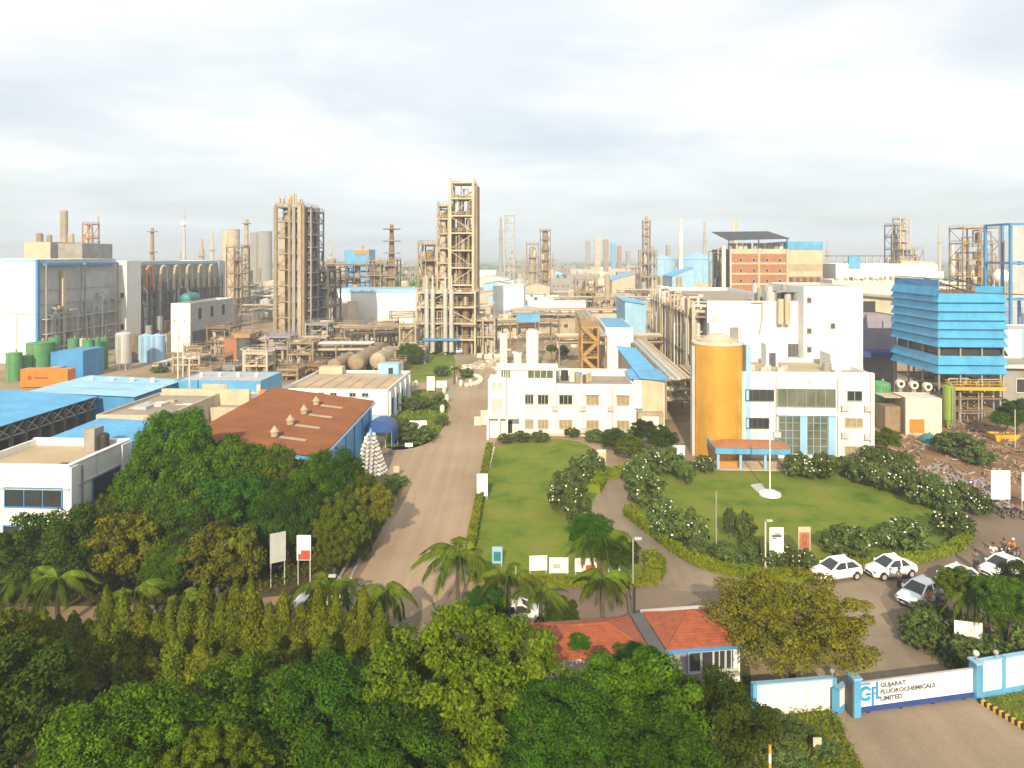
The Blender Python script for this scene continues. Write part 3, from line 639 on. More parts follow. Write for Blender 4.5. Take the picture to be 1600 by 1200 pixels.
for i in range(7): box('roof_debris', t, random.choice(['offwhite', 'lightgrey', 'beige', 'greyc']), 1 + i * .9, 1.8 + i * .9 + random.random(), 4 + random.random() * 5, 5.5 + random.random() * 5, t['h'] - .3, t['h'] - .3 + random.random() * .5)
box('parapet_wall', t, 'cream', .3, t['W'] + 4, 13, 13.4, 0, t['h'] + .5)
t = building('flat_roofed_block', 262, 400, 740, 636, 10.6, 'cream', 'roofgrey', 'flat brown-roofed block between the blue panels and the rust-brown roof', Y=90, para=.25)
for i in range(3): box('roof_unit', t, 'orange' if i == 2 else 'offwhite', 3 + i * 3.2, 3.8 + i * 3.2, 6, 7, t['h'] - .25, t['h'] + 1)
t = shed('blue_roofed_shed', -62.5, -48.7, 91.6, 103.5, 8.4, 7.9, 'blue', 'paleblue', rz=GR, label= 'pale blue roofed shed with deep blue end wall beyond the long open shed', cat='shed')
for i in range(4): cyl('roof_vent', t, 'whiteclean', 2 + i * 3, 9, 8.0, .3, .7, 12)
t = building('blue_panelled_block', 272, 410, 700, 594, 8, 'lightblue', 'lightgrey', 'low block walled in alternating blue and cream panels behind the garden', Y=101, para=.1)
for x0, x1, mm in ((318, 352, 'cream'), (352, 358, 'beige'), (404, 410, 'offwhite')):
    box('wall_panel', t, mm, loc_(t, x0, 0)[0], loc_(t, x1, 0)[0], -.12, -.005, 0, t['h'] - .5)
for i in range(4): cyl('roof_vent', t, 'whiteclean', 2 + i * 2.8, 4, t['h'] - .1, .22, .6, 12)
# ---- rust brown roof
RB = thing('brown_roofed_workshop', (-32.6, 70.5), 'blue-walled workshop under a big rust-brown monopitch roof with four vents', 'workshop')
Wd, Dp, zl, zr = 13.3, 26.5, 7.75, 6.0
b = MB(); b.add([(0, .1, 0), (Wd, .1, 0), (Wd, .1, zr - .1), (0, .1, zl - .1)], [(0, 1, 2, 3)]); b.add([(0, .3, 0), (Wd, .3, 0), (Wd, .3, zr - .1), (0, .3, zl - .1)], [(3, 2, 1, 0)]); b.build('front_wall', 'lightblue', RB)
box('side_wall', RB, 'lightblue', Wd - .25, Wd, .3, Dp, 0, zr - .15); box('side_wall', RB, 'lightblue', 0, .25, .3, Dp, 0, zl - .3); box('rear_wall', RB, 'lightblue', .25, Wd - .25, Dp - .25, Dp, 0, zr - .2)
L_ = math.hypot(Wd + .7, zl - zr); an = math.atan2(zl - zr, Wd)
b = MB(); b.box(0, L_, 0, 1.0, 0, .05)
for j in range(4): b.box(0, L_, j * .25 + .06, j * .25 + .13, .05, .08)
ms = b.mesh('roof_sheet', 'brownroof')
for i in range(27): link('roof_sheet', ms, RB, (-.35, -.4 + i * 1.01, zl + .04 + .005 * (i % 2)), (0, an, 0))
box('fascia', RB, 'paleblue', -.3, Wd + .4, -.48, -.42, 5.55, 5.85).rotation_euler = (0, 0, 0)
box('gutter', RB, 'paleblue', Wd + .32, Wd + .5, -.4, Dp, zr - .35, zr - .12)
for i in range(4):
    y = 4.2 + i * 5.3; x = 7.4; z = zl - (zl - zr) * x / Wd + .1
    v = cyl('roof_vent', RB, 'beige', x, y, z, .38, .5, 16); link('cowl', shape('cone16', 'beige'), v, (0, 0, 1), scale=(1.3, 1.3, 1.3))
    b = MB(); b.box(.6, 3.4, -.35, .35, .0, .06); b.build('skylight_strip', 'beige', RB, (x, y, z - .02), (0, an, 0))
for i in range(6): box('wall_pier', RB, 'blue', Wd, Wd + .12, 2 + i * 4.5, 2.25 + i * 4.5, 0, zr - .2)
# ---- sand-roofed white building behind it
t = building('sand_roofed_building', 440, 608, 660, 607, 18, 'white', 'roofsand', 'white building with sand-coloured flat roof and blue-striped side wall', Y=110, para=.45)
W, h = t['W'], t['h']
for i in range(5): box('pilaster', t, 'whiteclean', W, W + .3, .6 + i * 3.8, 1.2 + i * 3.8, 0, h - .5); window(t, 'r', 1.9 + i * 3.6, .8, 1.6, 2.6, W, 18, 2, 'glass', 'blue')
box('blue_band', t, 'paleblue', W - 4.5, W + .02, -.06, -.003, 0, 1.4)
for x0 in (498, 518, 548, 568): wpx(t, x0, 613, x0 + 9, 618, 2)
box('stair_room', t, 'paleblue', W - 5.5, W - 1.8, 16, 18.6, h - .4, h + 1.5); box('doorway', t, 'dark', W - 3.6, W - 2.8, 15.94, 15.997, h - .3, h + .8)
box('roof_room', t, 'cream', .8, 5, 15.5, 17.4, h - .4, h + .9)
for i in range(6): box('roof_pipe', t, 'beige', 2.5 + 2.3 * i, 2.65 + 2.3 * i, 3, 12 + (i % 3), h - .44, h - .36)
# ---- central white two-storey office
WO = t = building('white_office', 778, 990, 680, 599, 11, 'white', 'roofgrey', 'wide white two-storey office with two rows of small windows by the main street', right='white')
W, h = t['W'], t['h']
for x0, x1 in ((821, 833), (841, 856), (874, 893), (916, 934), (963, 981)):
    wpx(t, x0, 617, x1, 630, 3, 'glasscream' if x0 > 900 else 'glass', 'cream'); wpx(t, x0, 655, x1, 668, 3, 'glasscream', 'cream')
    a_, b_ = loc_(t, x0 - 2, 633)[0], loc_(t, x1 + 2, 616); box('sunshade', t, 'white', a_, b_[0], -.5, -.003, b_[1] + .12, b_[1] + .2)
s_ = t['Y'] / F
pent = box('penthouse', t, 'white', -.2, 8.4, .5, 5.2, h - .6, h + 1.9)
bx = thing
for x0, x1 in ((783, 797), (825, 864)):
    a_, z0 = loc_(t, x0, 592); c_, z1 = loc_(t, x1, 577); f = window(t, 'f', a_, z0 + .1, c_ - a_, z1 - z0, n=4, glass='glassgreen', frame='white'); f.location.y = .48
box('roof_slab', t, 'white', -.5, 8.7, .2, 5.5, h + 1.9, h + 2.1)
box('stair_block', t, 'white', -1.3, 1.2, -1.5, 3, 0, h + .8); f = window(t, 'f', -.8, 3.4, 1.6, 2.2, n=1, glass='lightgrey', frame='white'); f.location.y = -1.5
f = window(t, 'f', -.8, h - .6, 1.6, 1.0, n=2, glass='lightgrey', frame='white'); f.location.y = -1.5
box('entrance_canopy', t, 'white', -1.6, 3.0, -2.6, -1.5, 3.0, 3.25)
for x in (-1.4, .2, 1.3): box('column', t, 'white', x, x + .3, -2.5, -2.2, 0, 3.0)
box('doorway', t, 'dark', 1.3, 2.1, -.06, -.003, 0, 2.2)
for i, x in enumerate((8.2, 9.4, 10.6, 11.4)): cyl('water_tank', t, ['offwhite', 'dark', 'offwhite', 'greyc'][i], x + .4, 7.5 - i * .9, h - .6, .55, 1.5)
for i in range(4): box('roof_unit', t, random.choice(['darkgrey', 'beige']), 12 + i * .5, 12.4 + i * .5, 3 + i, 4 + i, h - .6, h + .6)
box('rear_parapet', t, 'white', 8.4, W, 10.7, 11.1, h - .6, h + .5)
box('plinth', t, 'cream', .3, W + .02, -.1, -.003, 0, .35)
b = MB()
for i in range(5): b.box(i * .5, i * .5 + .3, 0, .04, 0, .5)
for px_, py_ in ((862, 640), (905, 640), (948, 640), (905, 674)): a_, z_ = loc_(t, px_, py_); acbox(t, a_, -.42, z_)
for px_ in (868, 910, 955): a_ = loc_(t, px_, 0)[0]; box('downpipe', t, 'greyc', a_, a_ + .1, -.12, -.003, .4, h - .3)
b.build('wall_lettering_strip', 'cream', t, (3.9, -.05, 3.55)).scale = (1, 1, .3)
t = building('white_annex', 990, 1038, 672, 592, 9, 'white', 'lightblue', 'narrow white annex with blue roof against the right end of the wide office', Y=104.5, para=.1)
t['h']; box('blue_roof', t, 'lightblue', -.6, t['W'] + .5, -.3, 8.8, t['h'], t['h'] + .12); box('downpipe', t, 'blue', 2.3, 2.45, -.12, 0, 1.5, 5.0); box('ledge', t, 'blue', .2, 4.4, -.3, -.003, 3.3, 3.4)
box('rough_extension', t, 'beige', .4, 4.2, -1.6, -.01, 1.4, 3.1)
# white hoardings beside it
for x0, x1, y0, y1 in [(741, 752, 651, 665), (751, 762, 641, 664), (762, 770, 640, 667), (770, 779, 641, 667)]:
    Y = YD(y1 + 1); X0, X1 = XP(x0, Y), XP(x1, Y); t = thing('hoarding', (X0, Y), 'x', 'hoarding', 'white hoardings by the wide office'); hh = ZP(y0, Y); W_ = X1 - X0
    box('panel', t, 'offwhite', 0, W_ - .04, 0, .06, .1, hh); box('post', t, 'lightgrey', 0, .06, .06, .12, 0, hh); box('post', t, 'lightgrey', W_ - .1, W_ - .04, .06, .12, 0, hh); box('side_panel', t, 'offwhite', W_ - .06, W_, .12, 1.6, .1, hh)
    later(t, 'white sheet hoarding', 'left of the wide office entrance', x0)
# ---- administration building with the yellow drum
AD = t = building('administration_building', 1160, 1358, 715, 582, 13, 'white', 'roofsand', 'white three-storey administration block with grey glass bays facing the round lawn', para=.5)
W, h = t['W'], t['h']
wpx(t, 1165, 609, 1207, 625, 4, 'dark', 'darkgrey'); wpx(t, 1166, 654, 1200, 668, 4, 'glass', 'darkgrey')
wpx(t, 1320, 609, 1342, 624, 2, 'glass', 'lightgrey'); wpx(t, 1317, 652, 1342, 665, 3, 'glasscream', 'cream'); wpx(t, 1317, 696, 1342, 710, 3, 'glasscream', 'cream')
wpx(t, 1214, 607, 1301, 634, 6, 'glassgreen', 'greyc')
f = wpx(t, 1216, 650, 1247, 708, 3, 'glassgreen', 'paleblue'); wpx(t, 1258, 650, 1290, 708, 3, 'glassgreen', 'paleblue')
for x0, x1 in ((1214, 1301),):
    for py in (660, 672, 684, 696): a_, z = loc_(t, x0, py); box('transom', t, 'greyc', a_, loc_(t, x1 - 9, py)[0], -.13, -.05, z, z + .08)
for x0, x1 in ((1247, 1258), (1290, 1301)):
    box('pilaster', t, 'paleblue', loc_(t, x0, 0)[0], loc_(t, x1, 0)[0], -.35, -.003, 0, loc_(t, 0, 648)[1])
box('hood', t, 'whiteclean', loc_(t, 1211, 0)[0], loc_(t, 1303, 0)[0], -.5, -.003, loc_(t, 0, 647)[1], loc_(t, 0, 640)[1])
box('edge_fin', t, 'whiteclean', W - .35, W + .05, -.5, -.003, 0, h + .1); box('blue_edge', t, 'paleblue', W + .003, W + .1, -.4, 3, 0, h - 3)
box('coping', t, 'whiteclean', -.1, W + .1, -.12, .3, h, h + .1)
box('stair_room', t, 'white', 5.6, 7.2, 8.5, 11, h - .5, h + 2.6); box('roof_door', t, 'darkgrey', 6.0, 6.9, 8.43, 8.497, h - .5, h + 1.4)
box('roof_room', t, 'white', 13.5, 16.2, 6, 10, h - .5, h + 1.6); tank_on_roof(t, 12.6, 5, h - .5, 'greyc', .6, 1.0); tank_on_roof(t, 13.3, 3.2, h - .5, 'whiteclean', .4, .8)
for i in range(6): acbox(t, 1 + i * 1.1, 3 + (i % 2) * 2, h - .5)
for px_, py_ in ((1310, 640), (1345, 640), (1310, 682), (1345, 684), (1207, 682)): a_, z_ = loc_(t, px_, py_); acbox(t, a_, -.42, z_)
for px_ in (1211, 1305): a_ = loc_(t, px_, 0)[0]; box('downpipe', t, 'greyc', a_, a_ + .09, -.12, -.003, .2, h - .5)
box('floor_joint', t, 'lightgrey', 0, W, -.03, -.003, 3.55, 3.6); box('floor_joint', t, 'lightgrey', 0, W, -.03, -.003, 7.15, 7.2)
for x in (.8, 1.6): cyl('antenna', t, 'lightgrey', x + 14, 2, h - .5, .03, 1.8, 8)
b = MB(); b.path([(0, 0, 0), (.25, 0, .5), (.5, 0, 0)], .09); b.bar((.1, 0, .2), (.4, 0, .2), .07); b.build('wall_emblem', 'silver', t, (loc_(t, 1258, 0)[0], -.06, h - 1.4))
# drum
Yd = 92.6; s_ = Yd / F; dr = thing('yellow_drum_tower', (XP(1121, Yd), Yd), 'tall golden yellow cylindrical stair drum on the left of the administration block', 'stair tower')
dh = ZP(541, Yd - 3.2)
cyl('drum', dr, 'yellow', 0, 0, 0, 3.25, dh, 64 if False else 48)
cyl('coping', dr, 'offwhite', 0, 0, dh, 3.33, .22, 48); cyl('rim', dr, 'cream', 0, 0, dh + .22, 2.6, .3, 48)
cyl('skylight', dr, 'cream', 0, 0, dh + .52, 1.9, .7, 24, 'taper'); box('blue_fin', dr, 'paleblue', 3.15, 3.75, -1.9, -.3, 0, dh - .1); box('grey_fin', dr, 'lightgrey', -3.55, -3.2, -.9, 0, 0, dh - .3)
for zz in np.arange(1.3, dh, 1.55):
    for q in range(10):
        an = R(200 + 14 * q)
        pass
for zz in (dh * .25, dh * .5, dh * .75): cyl('panel_seam', dr, 'safety', 0, 0, zz, 3.257, .035, 48)
# portico
Yp = 85.4; t = thing('entrance_portico', (XP(1118, Yp), Yp), 'blue-edged entrance portico with terracotta tiled roof before the administration block', 'portico', None, GR)
Wp = XP(1233, Yp) - XP(1118, Yp); hp = 2.75
box('fascia', t, 'lightblue', 0, Wp, 0, .25, hp - .75, hp); box('fascia', t, 'lightblue', Wp - .25, Wp, .25, 5, hp - .75, hp - .003); box('fascia', t, 'lightblue', 0, .25, .25, 5, hp - .75, hp - .003)
b = MB()
b.add([(-.1, -.1, hp), (Wp + .1, -.1, hp), (Wp + .1, 3, hp), (-.1, 3, hp), (1.5, 1.6, hp + .3), (Wp - 1.5, 1.6, hp + .3), (Wp - 1.5, 3, hp + .3), (1.5, 3, hp + .3)], [(0, 1, 5, 4), (1, 2, 6, 5), (3, 0, 4, 7), (4, 5, 6, 7), (0, 3, 2, 1)]); b.build('tiled_roof', 'tileorange', t)
for x in (.25, Wp * .33, Wp * .66, Wp - .5): box('column', t, 'paleblue', x, x + .3, .3, .6, 0, hp - .75)
box('back_wall', t, 'yellow', 1.0, 3.0, 4, 4.2, 0, 1.3); box('counter', t, 'orange', .6, 3.2, 1.5, 2.0, 0, .6); box('glazed_door', t, 'glasscream', 3.4, 5.5, 4.5, 4.6, 0, 2.2); box('step', t, 'cream', .5, Wp - .5, .0, 4, 0, .12)
t2 = thing('garden_bench', (XP(1228, 83.5), 83.5), 'small white bench beside the right column of the portico', 'bench')
box('seat', t2, 'whiteclean', 0, 1.4, 0, .45, .4, .47); box('backrest', t2, 'whiteclean', 0, 1.4, .45, .5, .47, .9)
for x in (.1, 1.2): box('leg', t2, 'whiteclean', x, x + .1, .05, .4, 0, .4)
# flagpole
fx, fy = G(1203, 774); t = thing('flagpole', (fx, fy), 'tall white flagpole on a round white stepped base on the round lawn', 'flagpole')
cyl('base', t, 'whiteclean', 0, 0, .03, 1.15, .22, 32); cyl('base_step', t, 'whiteclean', 0, 0, .25, .7, .22, 32); cyl('pole', t, 'whiteclean', 0, 0, .47, .07, ZP(662, fy) - .47, 12); dome('finial', t, 'silver', 0, 0, ZP(662, fy), .1, .12)
kind(sheet('flagpole_paving', [(1172, 758), (1190, 755), (1202, 772), (1190, 776)], .034, 'lightgrey'), 'structure')
# statue on a plinth behind the lawn
# ---- guard house with two red tiled roofs
Yg = 46.5
def hip(name, p, m, x0, x1, y0, y1, z, zr_, dx):
    b = MB(); ym = (y0 + y1) / 2
    v = [(x0, y0, z), (x1, y0, z), (x1, y1, z), (x0, y1, z), (x0 + dx, ym, zr_), (x1 - dx, ym, zr_)]
    b.add(v, [(0, 1, 5, 4), (1, 2, 5), (2, 3, 4, 5), (3, 0, 4), (3, 2, 1, 0)])
    r = b.build(name, m, p)
    c = MB()
    for a_, d in ((0, 4), (1, 5), (2, 5), (3, 4), (4, 5)): c.bar(v[a_], v[d], .16, 0, 6)
    for k in range(1, 12):
        zz = z + (zr_ - z) * k / 12; fx0, fx1 = x0 + dx * k / 12, x1 - dx * k / 12; yy = y0 + (ym - y0) * k / 12
        c.bar((fx0, yy, zz), (fx1, yy, zz), .06)
    c.build('ridge_tiles', 'tile', r)
    return r
gh = thing('guard_house', (1.6, 40.0), 'low guard house under two hipped red tiled roofs near the gate', 'guard house', None, R(8))
WL = 6.6
hip('tiled_roof', gh, 'tile', 0, WL, 0, 4.3, 2.9, 3.7, 2.1); box('wall', gh, 'offwhite', .5, WL - .4, .5, 3.8, 0, 2.88)
hip('tiled_roof', gh, 'tile', WL + .9, 12.3, 0, 4.4, 3.0, 4.0, 2.2); box('wall', gh, 'purplegrey', WL + 1.2, 12.1, .4, 3.9, 0, 2.98)
box('eave_board', gh, 'blue', WL + .8, 12.4, -.08, 0, 2.8, 3.0); box('valley_gutter', gh, 'darkgrey', WL + .05, WL + .85, 0, 4.4, 2.9, 3.0); box('rear_eave', gh, 'lightgrey', WL + .8, 12.4, 4.42, 4.62, 2.95, 3.1)
for i in range(4):
    f = window(gh, 'f', 9.0 + i * .76, 1.45, .66, 1.1, n=1 if i < 2 else 2, glass='dark', frame='lightgrey'); f.location.y = .4
box('window_ledge', gh, 'greyc', 10.4, 12.0, 0, .397, 1.15, 1.35); box('corner_post', gh, 'whiteclean', 11.75, 12.15, .3, .397, 0, 2.9); cyl('gutter_pipe', gh, 'dark', WL + .4, 4.6, 2.9, .1, 1.7, 10)
# ---- boundary wall, gate pillars and sliding gate
def gp(px, py): return Vector((*G(px, py), 0))
def wallrun(label, p0, p1, h_, posts, cap='paleblue', nm='boundary_wall', bandb=True):
    a_, b_ = gp(*p0), gp(*p1); d = b_ - a_; L_ = d.length; rz = math.atan2(d.y, d.x)
    t = thing(nm, (a_.x, a_.y), label, 'wall', 'white boundary wall', rz); n = posts
    for i in range(n): box('wall_panel', t, 'white', L_ * i / n + .12, L_ * (i + 1) / n - .12, -.1, .1, .35 if bandb else 0, h_)
    box('plinth', t, 'lightblue', .13, L_ - .13, -.13, .13, 0, .35) if bandb else None
    for i in range(n + 1): box('post', t, 'lightblue', L_ * i / n - .12, L_ * i / n + .12, -.16, .16, 0, h_ + .1)
    box('coping', t, cap, .12, L_ - .12, -.16, .16, h_, h_ + .09)
    return t
wallrun('long white wall run with pale blue coping left of the gate', (1178, 1118), (1302, 1107), 1.75, 1, bandb=False)
wallrun('short angled white wall stub between post and gate pillar', (1306, 1116), (1326, 1100), 1.35, 1)
wallrun('white wall run with blue posts right of the gate', (1526, 1090), (1680, 1062), 2.1, 4)
P0, P1 = gp(1335, 1117), gp(1525, 1091)
for p, lab, w_ in ((P0, 'thick blue gate pillar at the lettered left end of the gate', .42), (P1, 'blue gate pillar at the plain right end of the gate', .42)):
    t = thing('gate_pillar', p[:], lab, 'gate pillar', 'blue gate pillars', R(8)); box('shaft', t, 'lightblue', -w_ / 2, w_ / 2, -.3, .3, 0, 2.15); box('cap', t, 'paleblue', -w_ / 2 - .06, w_ / 2 + .06, -.36, .36, 2.15, 2.25)
    if p is P1: cyl('lamp_stem', t, 'greyc', 0, 0, 2.25, .04, .25, 8); link('lamp_globe', shape('ball', 'offwhite'), t, (0, 0, 2.65), scale=(.18, .18, .18))
    else: box('dark_jamb', t, 'darkgrey', -w_ / 2 - .1, -w_ / 2 - .003, -.28, .28, 0, 1.9)
for px, py, lab in ((1556, 1086, 'round grey lamp on the second wall post right of the gate'), (1300, 1108, 'small dark lamp on the wall post left of the gate')):
    p = gp(px, py); z0 = 2.2 if px > 1400 else 1.86; t = thing('post_lamp', (p.x, p.y, z0), lab, 'lamp'); cyl('stem', t, 'greyc', 0, 0, 0, .04, .22, 8); link('globe', shape('ball', 'greyc'), t, (0, 0, .34), scale=(.15, .15, .15))
d = P1 - P0; L_ = d.length; rz = math.atan2(d.y, d.x)
gt = thing('sliding_gate', P0[:], 'white sliding gate with company lettering, blue logo and navy bottom rail', 'gate', None, rz)
x0, x1 = .24, L_ - .24; gh_ = 1.82
box('panel', gt, 'whiteclean', x0, x1 - .9, -.04, .04, .42, gh_ - .06); box('panel', gt, 'whiteclean', x1 - .87, x1, -.04, .04, .42, gh_ - .06)
box('bottom_rail', gt, 'navy', x0, x1, -.07, .07, .12, .42); box('top_rail', gt, 'lightgrey', x0, x1, -.06, .06, gh_ - .06, gh_)
for i in range(4): w__ = link('wheel', shape('cyl12', 'rubber'), gt, (x0 + .6 + i * (x1 - x0 - 1.2) / 3, .04, .1), (R(90), 0, 0), (.1, .1, .08))
def lettering(parent, s, x, y, z, size, m, name='lettering', sx=1.0):
    c = bpy.data.curves.new(name, 'FONT'); c.body = s; c.size = size; c.extrude = .008; c.materials.append(M[m]); c.resolution_u = 3
    c.offset = .012; o = bpy.data.objects.new(name, c); COL.objects.link(o); o.parent = parent; o.location = (x, y, z); o.rotation_euler = (R(90), 0, 0); o.scale = (sx, 1, 1)
    bpy.context.view_layer.update(); me = bpy.data.meshes.new_from_object(o.evaluated_get(bpy.context.evaluated_depsgraph_get())); q = link(name, me, parent, (x, y, z), (R(90), 0, 0), (sx, 1, 1)); bpy.data.objects.remove(o); return q
mat('ink', (.10, .10, .12), .6); mat('logoblue', (.03, .30, .62), .5)
lettering(gt, 'GUJARAT', 1.62, -.05, 1.40, .34, 'ink', sx=1.15); lettering(gt, 'FLUOROCHEMICALS', 1.62, -.05, 1.02, .34, 'ink', sx=1.15); lettering(gt, 'LIMITED', 1.62, -.05, .64, .34, 'ink', sx=1.15)
b = MB(); rr = .34
for k in range(18):
    a0, a1 = R(35 + k * 16), R(35 + (k + 1) * 16); b.bar((.66 + rr * math.cos(a0), 0, 1.17 + rr * math.sin(a0)), (.66 + rr * math.cos(a1), 0, 1.17 + rr * math.sin(a1)), .15)
b.bar((.66, 0, 1.12), (.98, 0, 1.12), .11)
b.box(1.06, 1.17, -.06, .02, .46, 1.5); b.box(1.17, 1.29, -.06, .02, 1.4, 1.5); b.box(1.17, 1.27, -.06, .02, 1.08, 1.17); b.box(1.34, 1.44, -.062, .022, .80, 1.74); b.box(1.44, 1.58, -.06, .02, .80, .91); b.box(.32, .98, -.05, .01, 1.68, 1.74)
b.build('logo', 'logoblue', gt, (0, -.05, 0))
# striped kerb stones right of the drive
kt = kind(link('striped_kerb', None), 'structure'); A_, B_ = gp(1530, 1098), gp(1660, 1175); nk = 26
for i in range(nk):
    p = A_.lerp(B_, (i + .5) / nk); o = box('kerb_stone', kt, 'safety' if i % 2 else 'dark', 0, 0, 0, 0, 0, .3); o.location = (p.x, p.y, .0); o.rotation_euler = (0, 0, math.atan2(B_.y - A_.y, B_.x - A_.x)); o.scale = ((B_ - A_).length / nk - .02, .22, .28)
# ---- white cone tower of stacked drums near the blue canopy
cx0, cy0 = G(579, 738); t = thing('drum_pyramid', (cx0, cy0), 'tall cone built of stacked white drums with a blue top beside the workshop', 'sculpture')
lv = 11
for j in range(lv):
    rr = 1.65 * (1 - j / (lv + .5)); k = max(3, int(2 * math.pi * rr / .44)); z = j * .44
    for i in range(k):
        an = 2 * math.pi * (i + .5 * (j % 2)) / k
        o = link('drum', shape('cyl8', random.choice(['whiteclean', 'offwhite', 'lightgrey'])), t, (rr * math.cos(an), rr * math.sin(an), z + .2), (R(90), 0, an + R(90)), (.17, .17, .36))
link('core', shape('cone16', 'purplegrey'), t, scale=(1.45, 1.45, 4.9)); link('top_star', shape('cone8', 'lightblue'), t, (0, 0, 4.75), scale=(.3, .3, .7))
# blue arched canopy
t = thing('blue_canopy', G(590, 712), 'rounded dark blue tarpaulin canopy at the corner of the workshop', 'canopy')
b = MB(); n = 8
for i in range(n):
    a0, a1 = math.pi * i / n, math.pi * (i + 1) / n
    b.add([(1.9 * math.cos(a0), 0, 3.0 + 1.5 * math.sin(a0)), (1.9 * math.cos(a1), 0, 3.0 + 1.5 * math.sin(a1)), (1.9 * math.cos(a1), 5, 2.6 + 1.5 * math.sin(a1)), (1.9 * math.cos(a0), 5, 2.6 + 1.5 * math.sin(a0))], [(0, 1, 2, 3)])
    b.add([(0, 0, 3.0), (1.9 * math.cos(a0), 0, 3.0 + 1.5 * math.sin(a0)), (1.9 * math.cos(a1), 0, 3.0 + 1.5 * math.sin(a1))], [(0, 1, 2)])
mat('tarpblue', (.02, .085, .30), .5, .25, 1.5)
b.build('cover', 'tarpblue', t); 
for x in (-1.85, 1.75): box('post', t, 'blue', x, x + .1, .1, .2, 0, 3.0); box('post', t, 'blue', x, x + .1, 4.8, 4.9, 0, 2.6); box('side_sheet', t, 'tarpblue', x, x + .05, .3, 4.7, 1.2, 2.9)
# ------------------------------------------------------------------ process plant kit
_pm = {}
def railing(w_, d_, m):
    k = ('rail', round(w_, 1), round(d_, 1), m)
    if k not in _pm:
        b = MB(); w2, d2 = w_ / 2, d_ / 2
        b.box(-w2, w2, -d2, d2, -.12, 0)
        b.box(-w2, w2, -d2 - .08, -d2, -.35, .05); b.box(-w2, w2, d2, d2 + .08, -.35, .05); b.box(-w2 - .08, -w2, -d2, d2, -.35, .05); b.box(w2, w2 + .08, -d2, d2, -.35, .05)
        for z in (.55, 1.05):
            for p, q in (((-w2, -d2), (w2, -d2)), ((w2, -d2), (w2, d2)), ((w2, d2), (-w2, d2)), ((-w2, d2), (-w2, -d2))): b.bar((*p, z), (*q, z), .06)
        for i in range(5):
            f_ = -1 + i * .5
            for p in ((f_ * w2, -d2), (f_ * w2, d2), (-w2, f_ * d2), (w2, f_ * d2)): b.bar((*p, 0), (*p, 1.05), .06)
        _pm[k] = b.mesh('platform', m)
    return _pm[k]
def pipework(t, w_, d_, z0, z1, n, mats, rr=(.1, .28), rng=random):
    """tall bent process lines inside or beside a frame"""
    for i in range(n):
        x = rng.uniform(-w_ / 2, w_ / 2); y = rng.uniform(-d_ / 2, d_ / 2); za = rng.uniform(z0, z0 + (z1 - z0) * .4); zb = rng.uniform(z0 + (z1 - z0) * .5, z1); b = MB(); r = rng.uniform(*rr)
        x2 = rng.uniform(-w_ / 2, w_ / 2); y2 = rng.uniform(-d_ / 2, d_ / 2)
        b.path([(x, y, za), (x, y, zb), (x2, y, zb), (x2, y2, zb), (x2, y2, max(za, zb - rng.uniform(1, 5)))], r * 2, 0, 8); b.build('pipe', rng.choice(mats), t, smooth=False)
def frame_tower(name, px, base, w_, d_, ztop, nl, m, label, cat='process tower', Y=None, columns=(), rz=GR, post=.4, brace=True, npipe=10, pm=('beige', 'cream', 'silver', 'tan'), group=None, z0=0, mid=True, floors='greyc'):
    Y = Y or YD(base); t = thing(name, (XP(px, Y), Y), label, cat, group, rz); w2, d2 = w_ / 2, d_ / 2
    xs = [-w2, 0, w2] if (mid and w_ > 5) else [-w2, w2]; ys = [-d2, 0, d2] if d_ > 9 else [-d2, d2]
    for x in xs:
        for y in ys:
            if x in (-w2, w2) or y in (-d2, d2): box('post', t, m, x - post / 2, x + post / 2, y - post / 2, y + post / 2, 0, ztop)
    lh = (ztop - z0) / nl
    for i in range(1, nl + 1):
        z = z0 + lh * i - (.0 if i < nl else .4); link('platform', railing(w_ + .3, d_ + .3, m), t, (0, 0, z))
        if brace and i > 1:
            s = -1 if i % 2 else 1
            for yy in (-d2,): beam('brace', t, m, (-w2 * s, yy, z - lh + .2), ((0 if len(xs) > 2 else w2 * s), yy, z - .3), .16)
            for xx in (-w2, w2): beam('brace', t, m, (xx, -d2 * s, z - lh + .2), (xx, (0 if len(ys) > 2 else d2 * s), z - .3), .16)
    for (x, y, r, za, zb, cm) in columns:
        c = cyl('column', t, cm, x, y, za, r, zb - za, 16); link('column_head', shape('dome', cm), t, (x, y, zb), scale=(r, r, r * .7))
    if npipe: pipework(t, w_ * .9, d_ * .9, z0, ztop, npipe, pm)
    # small drums and exchangers standing on the floors
    for i in range(1, nl):
        if random.random() < .7: cyl('drum', t, random.choice(pm), random.uniform(-w2 * .6, w2 * .6), -d2 * random.uniform(.2, .7), z0 + lh * i, min(w_, d_) * random.uniform(.08, .16), lh * random.uniform(.35, .7), 12)
    return t
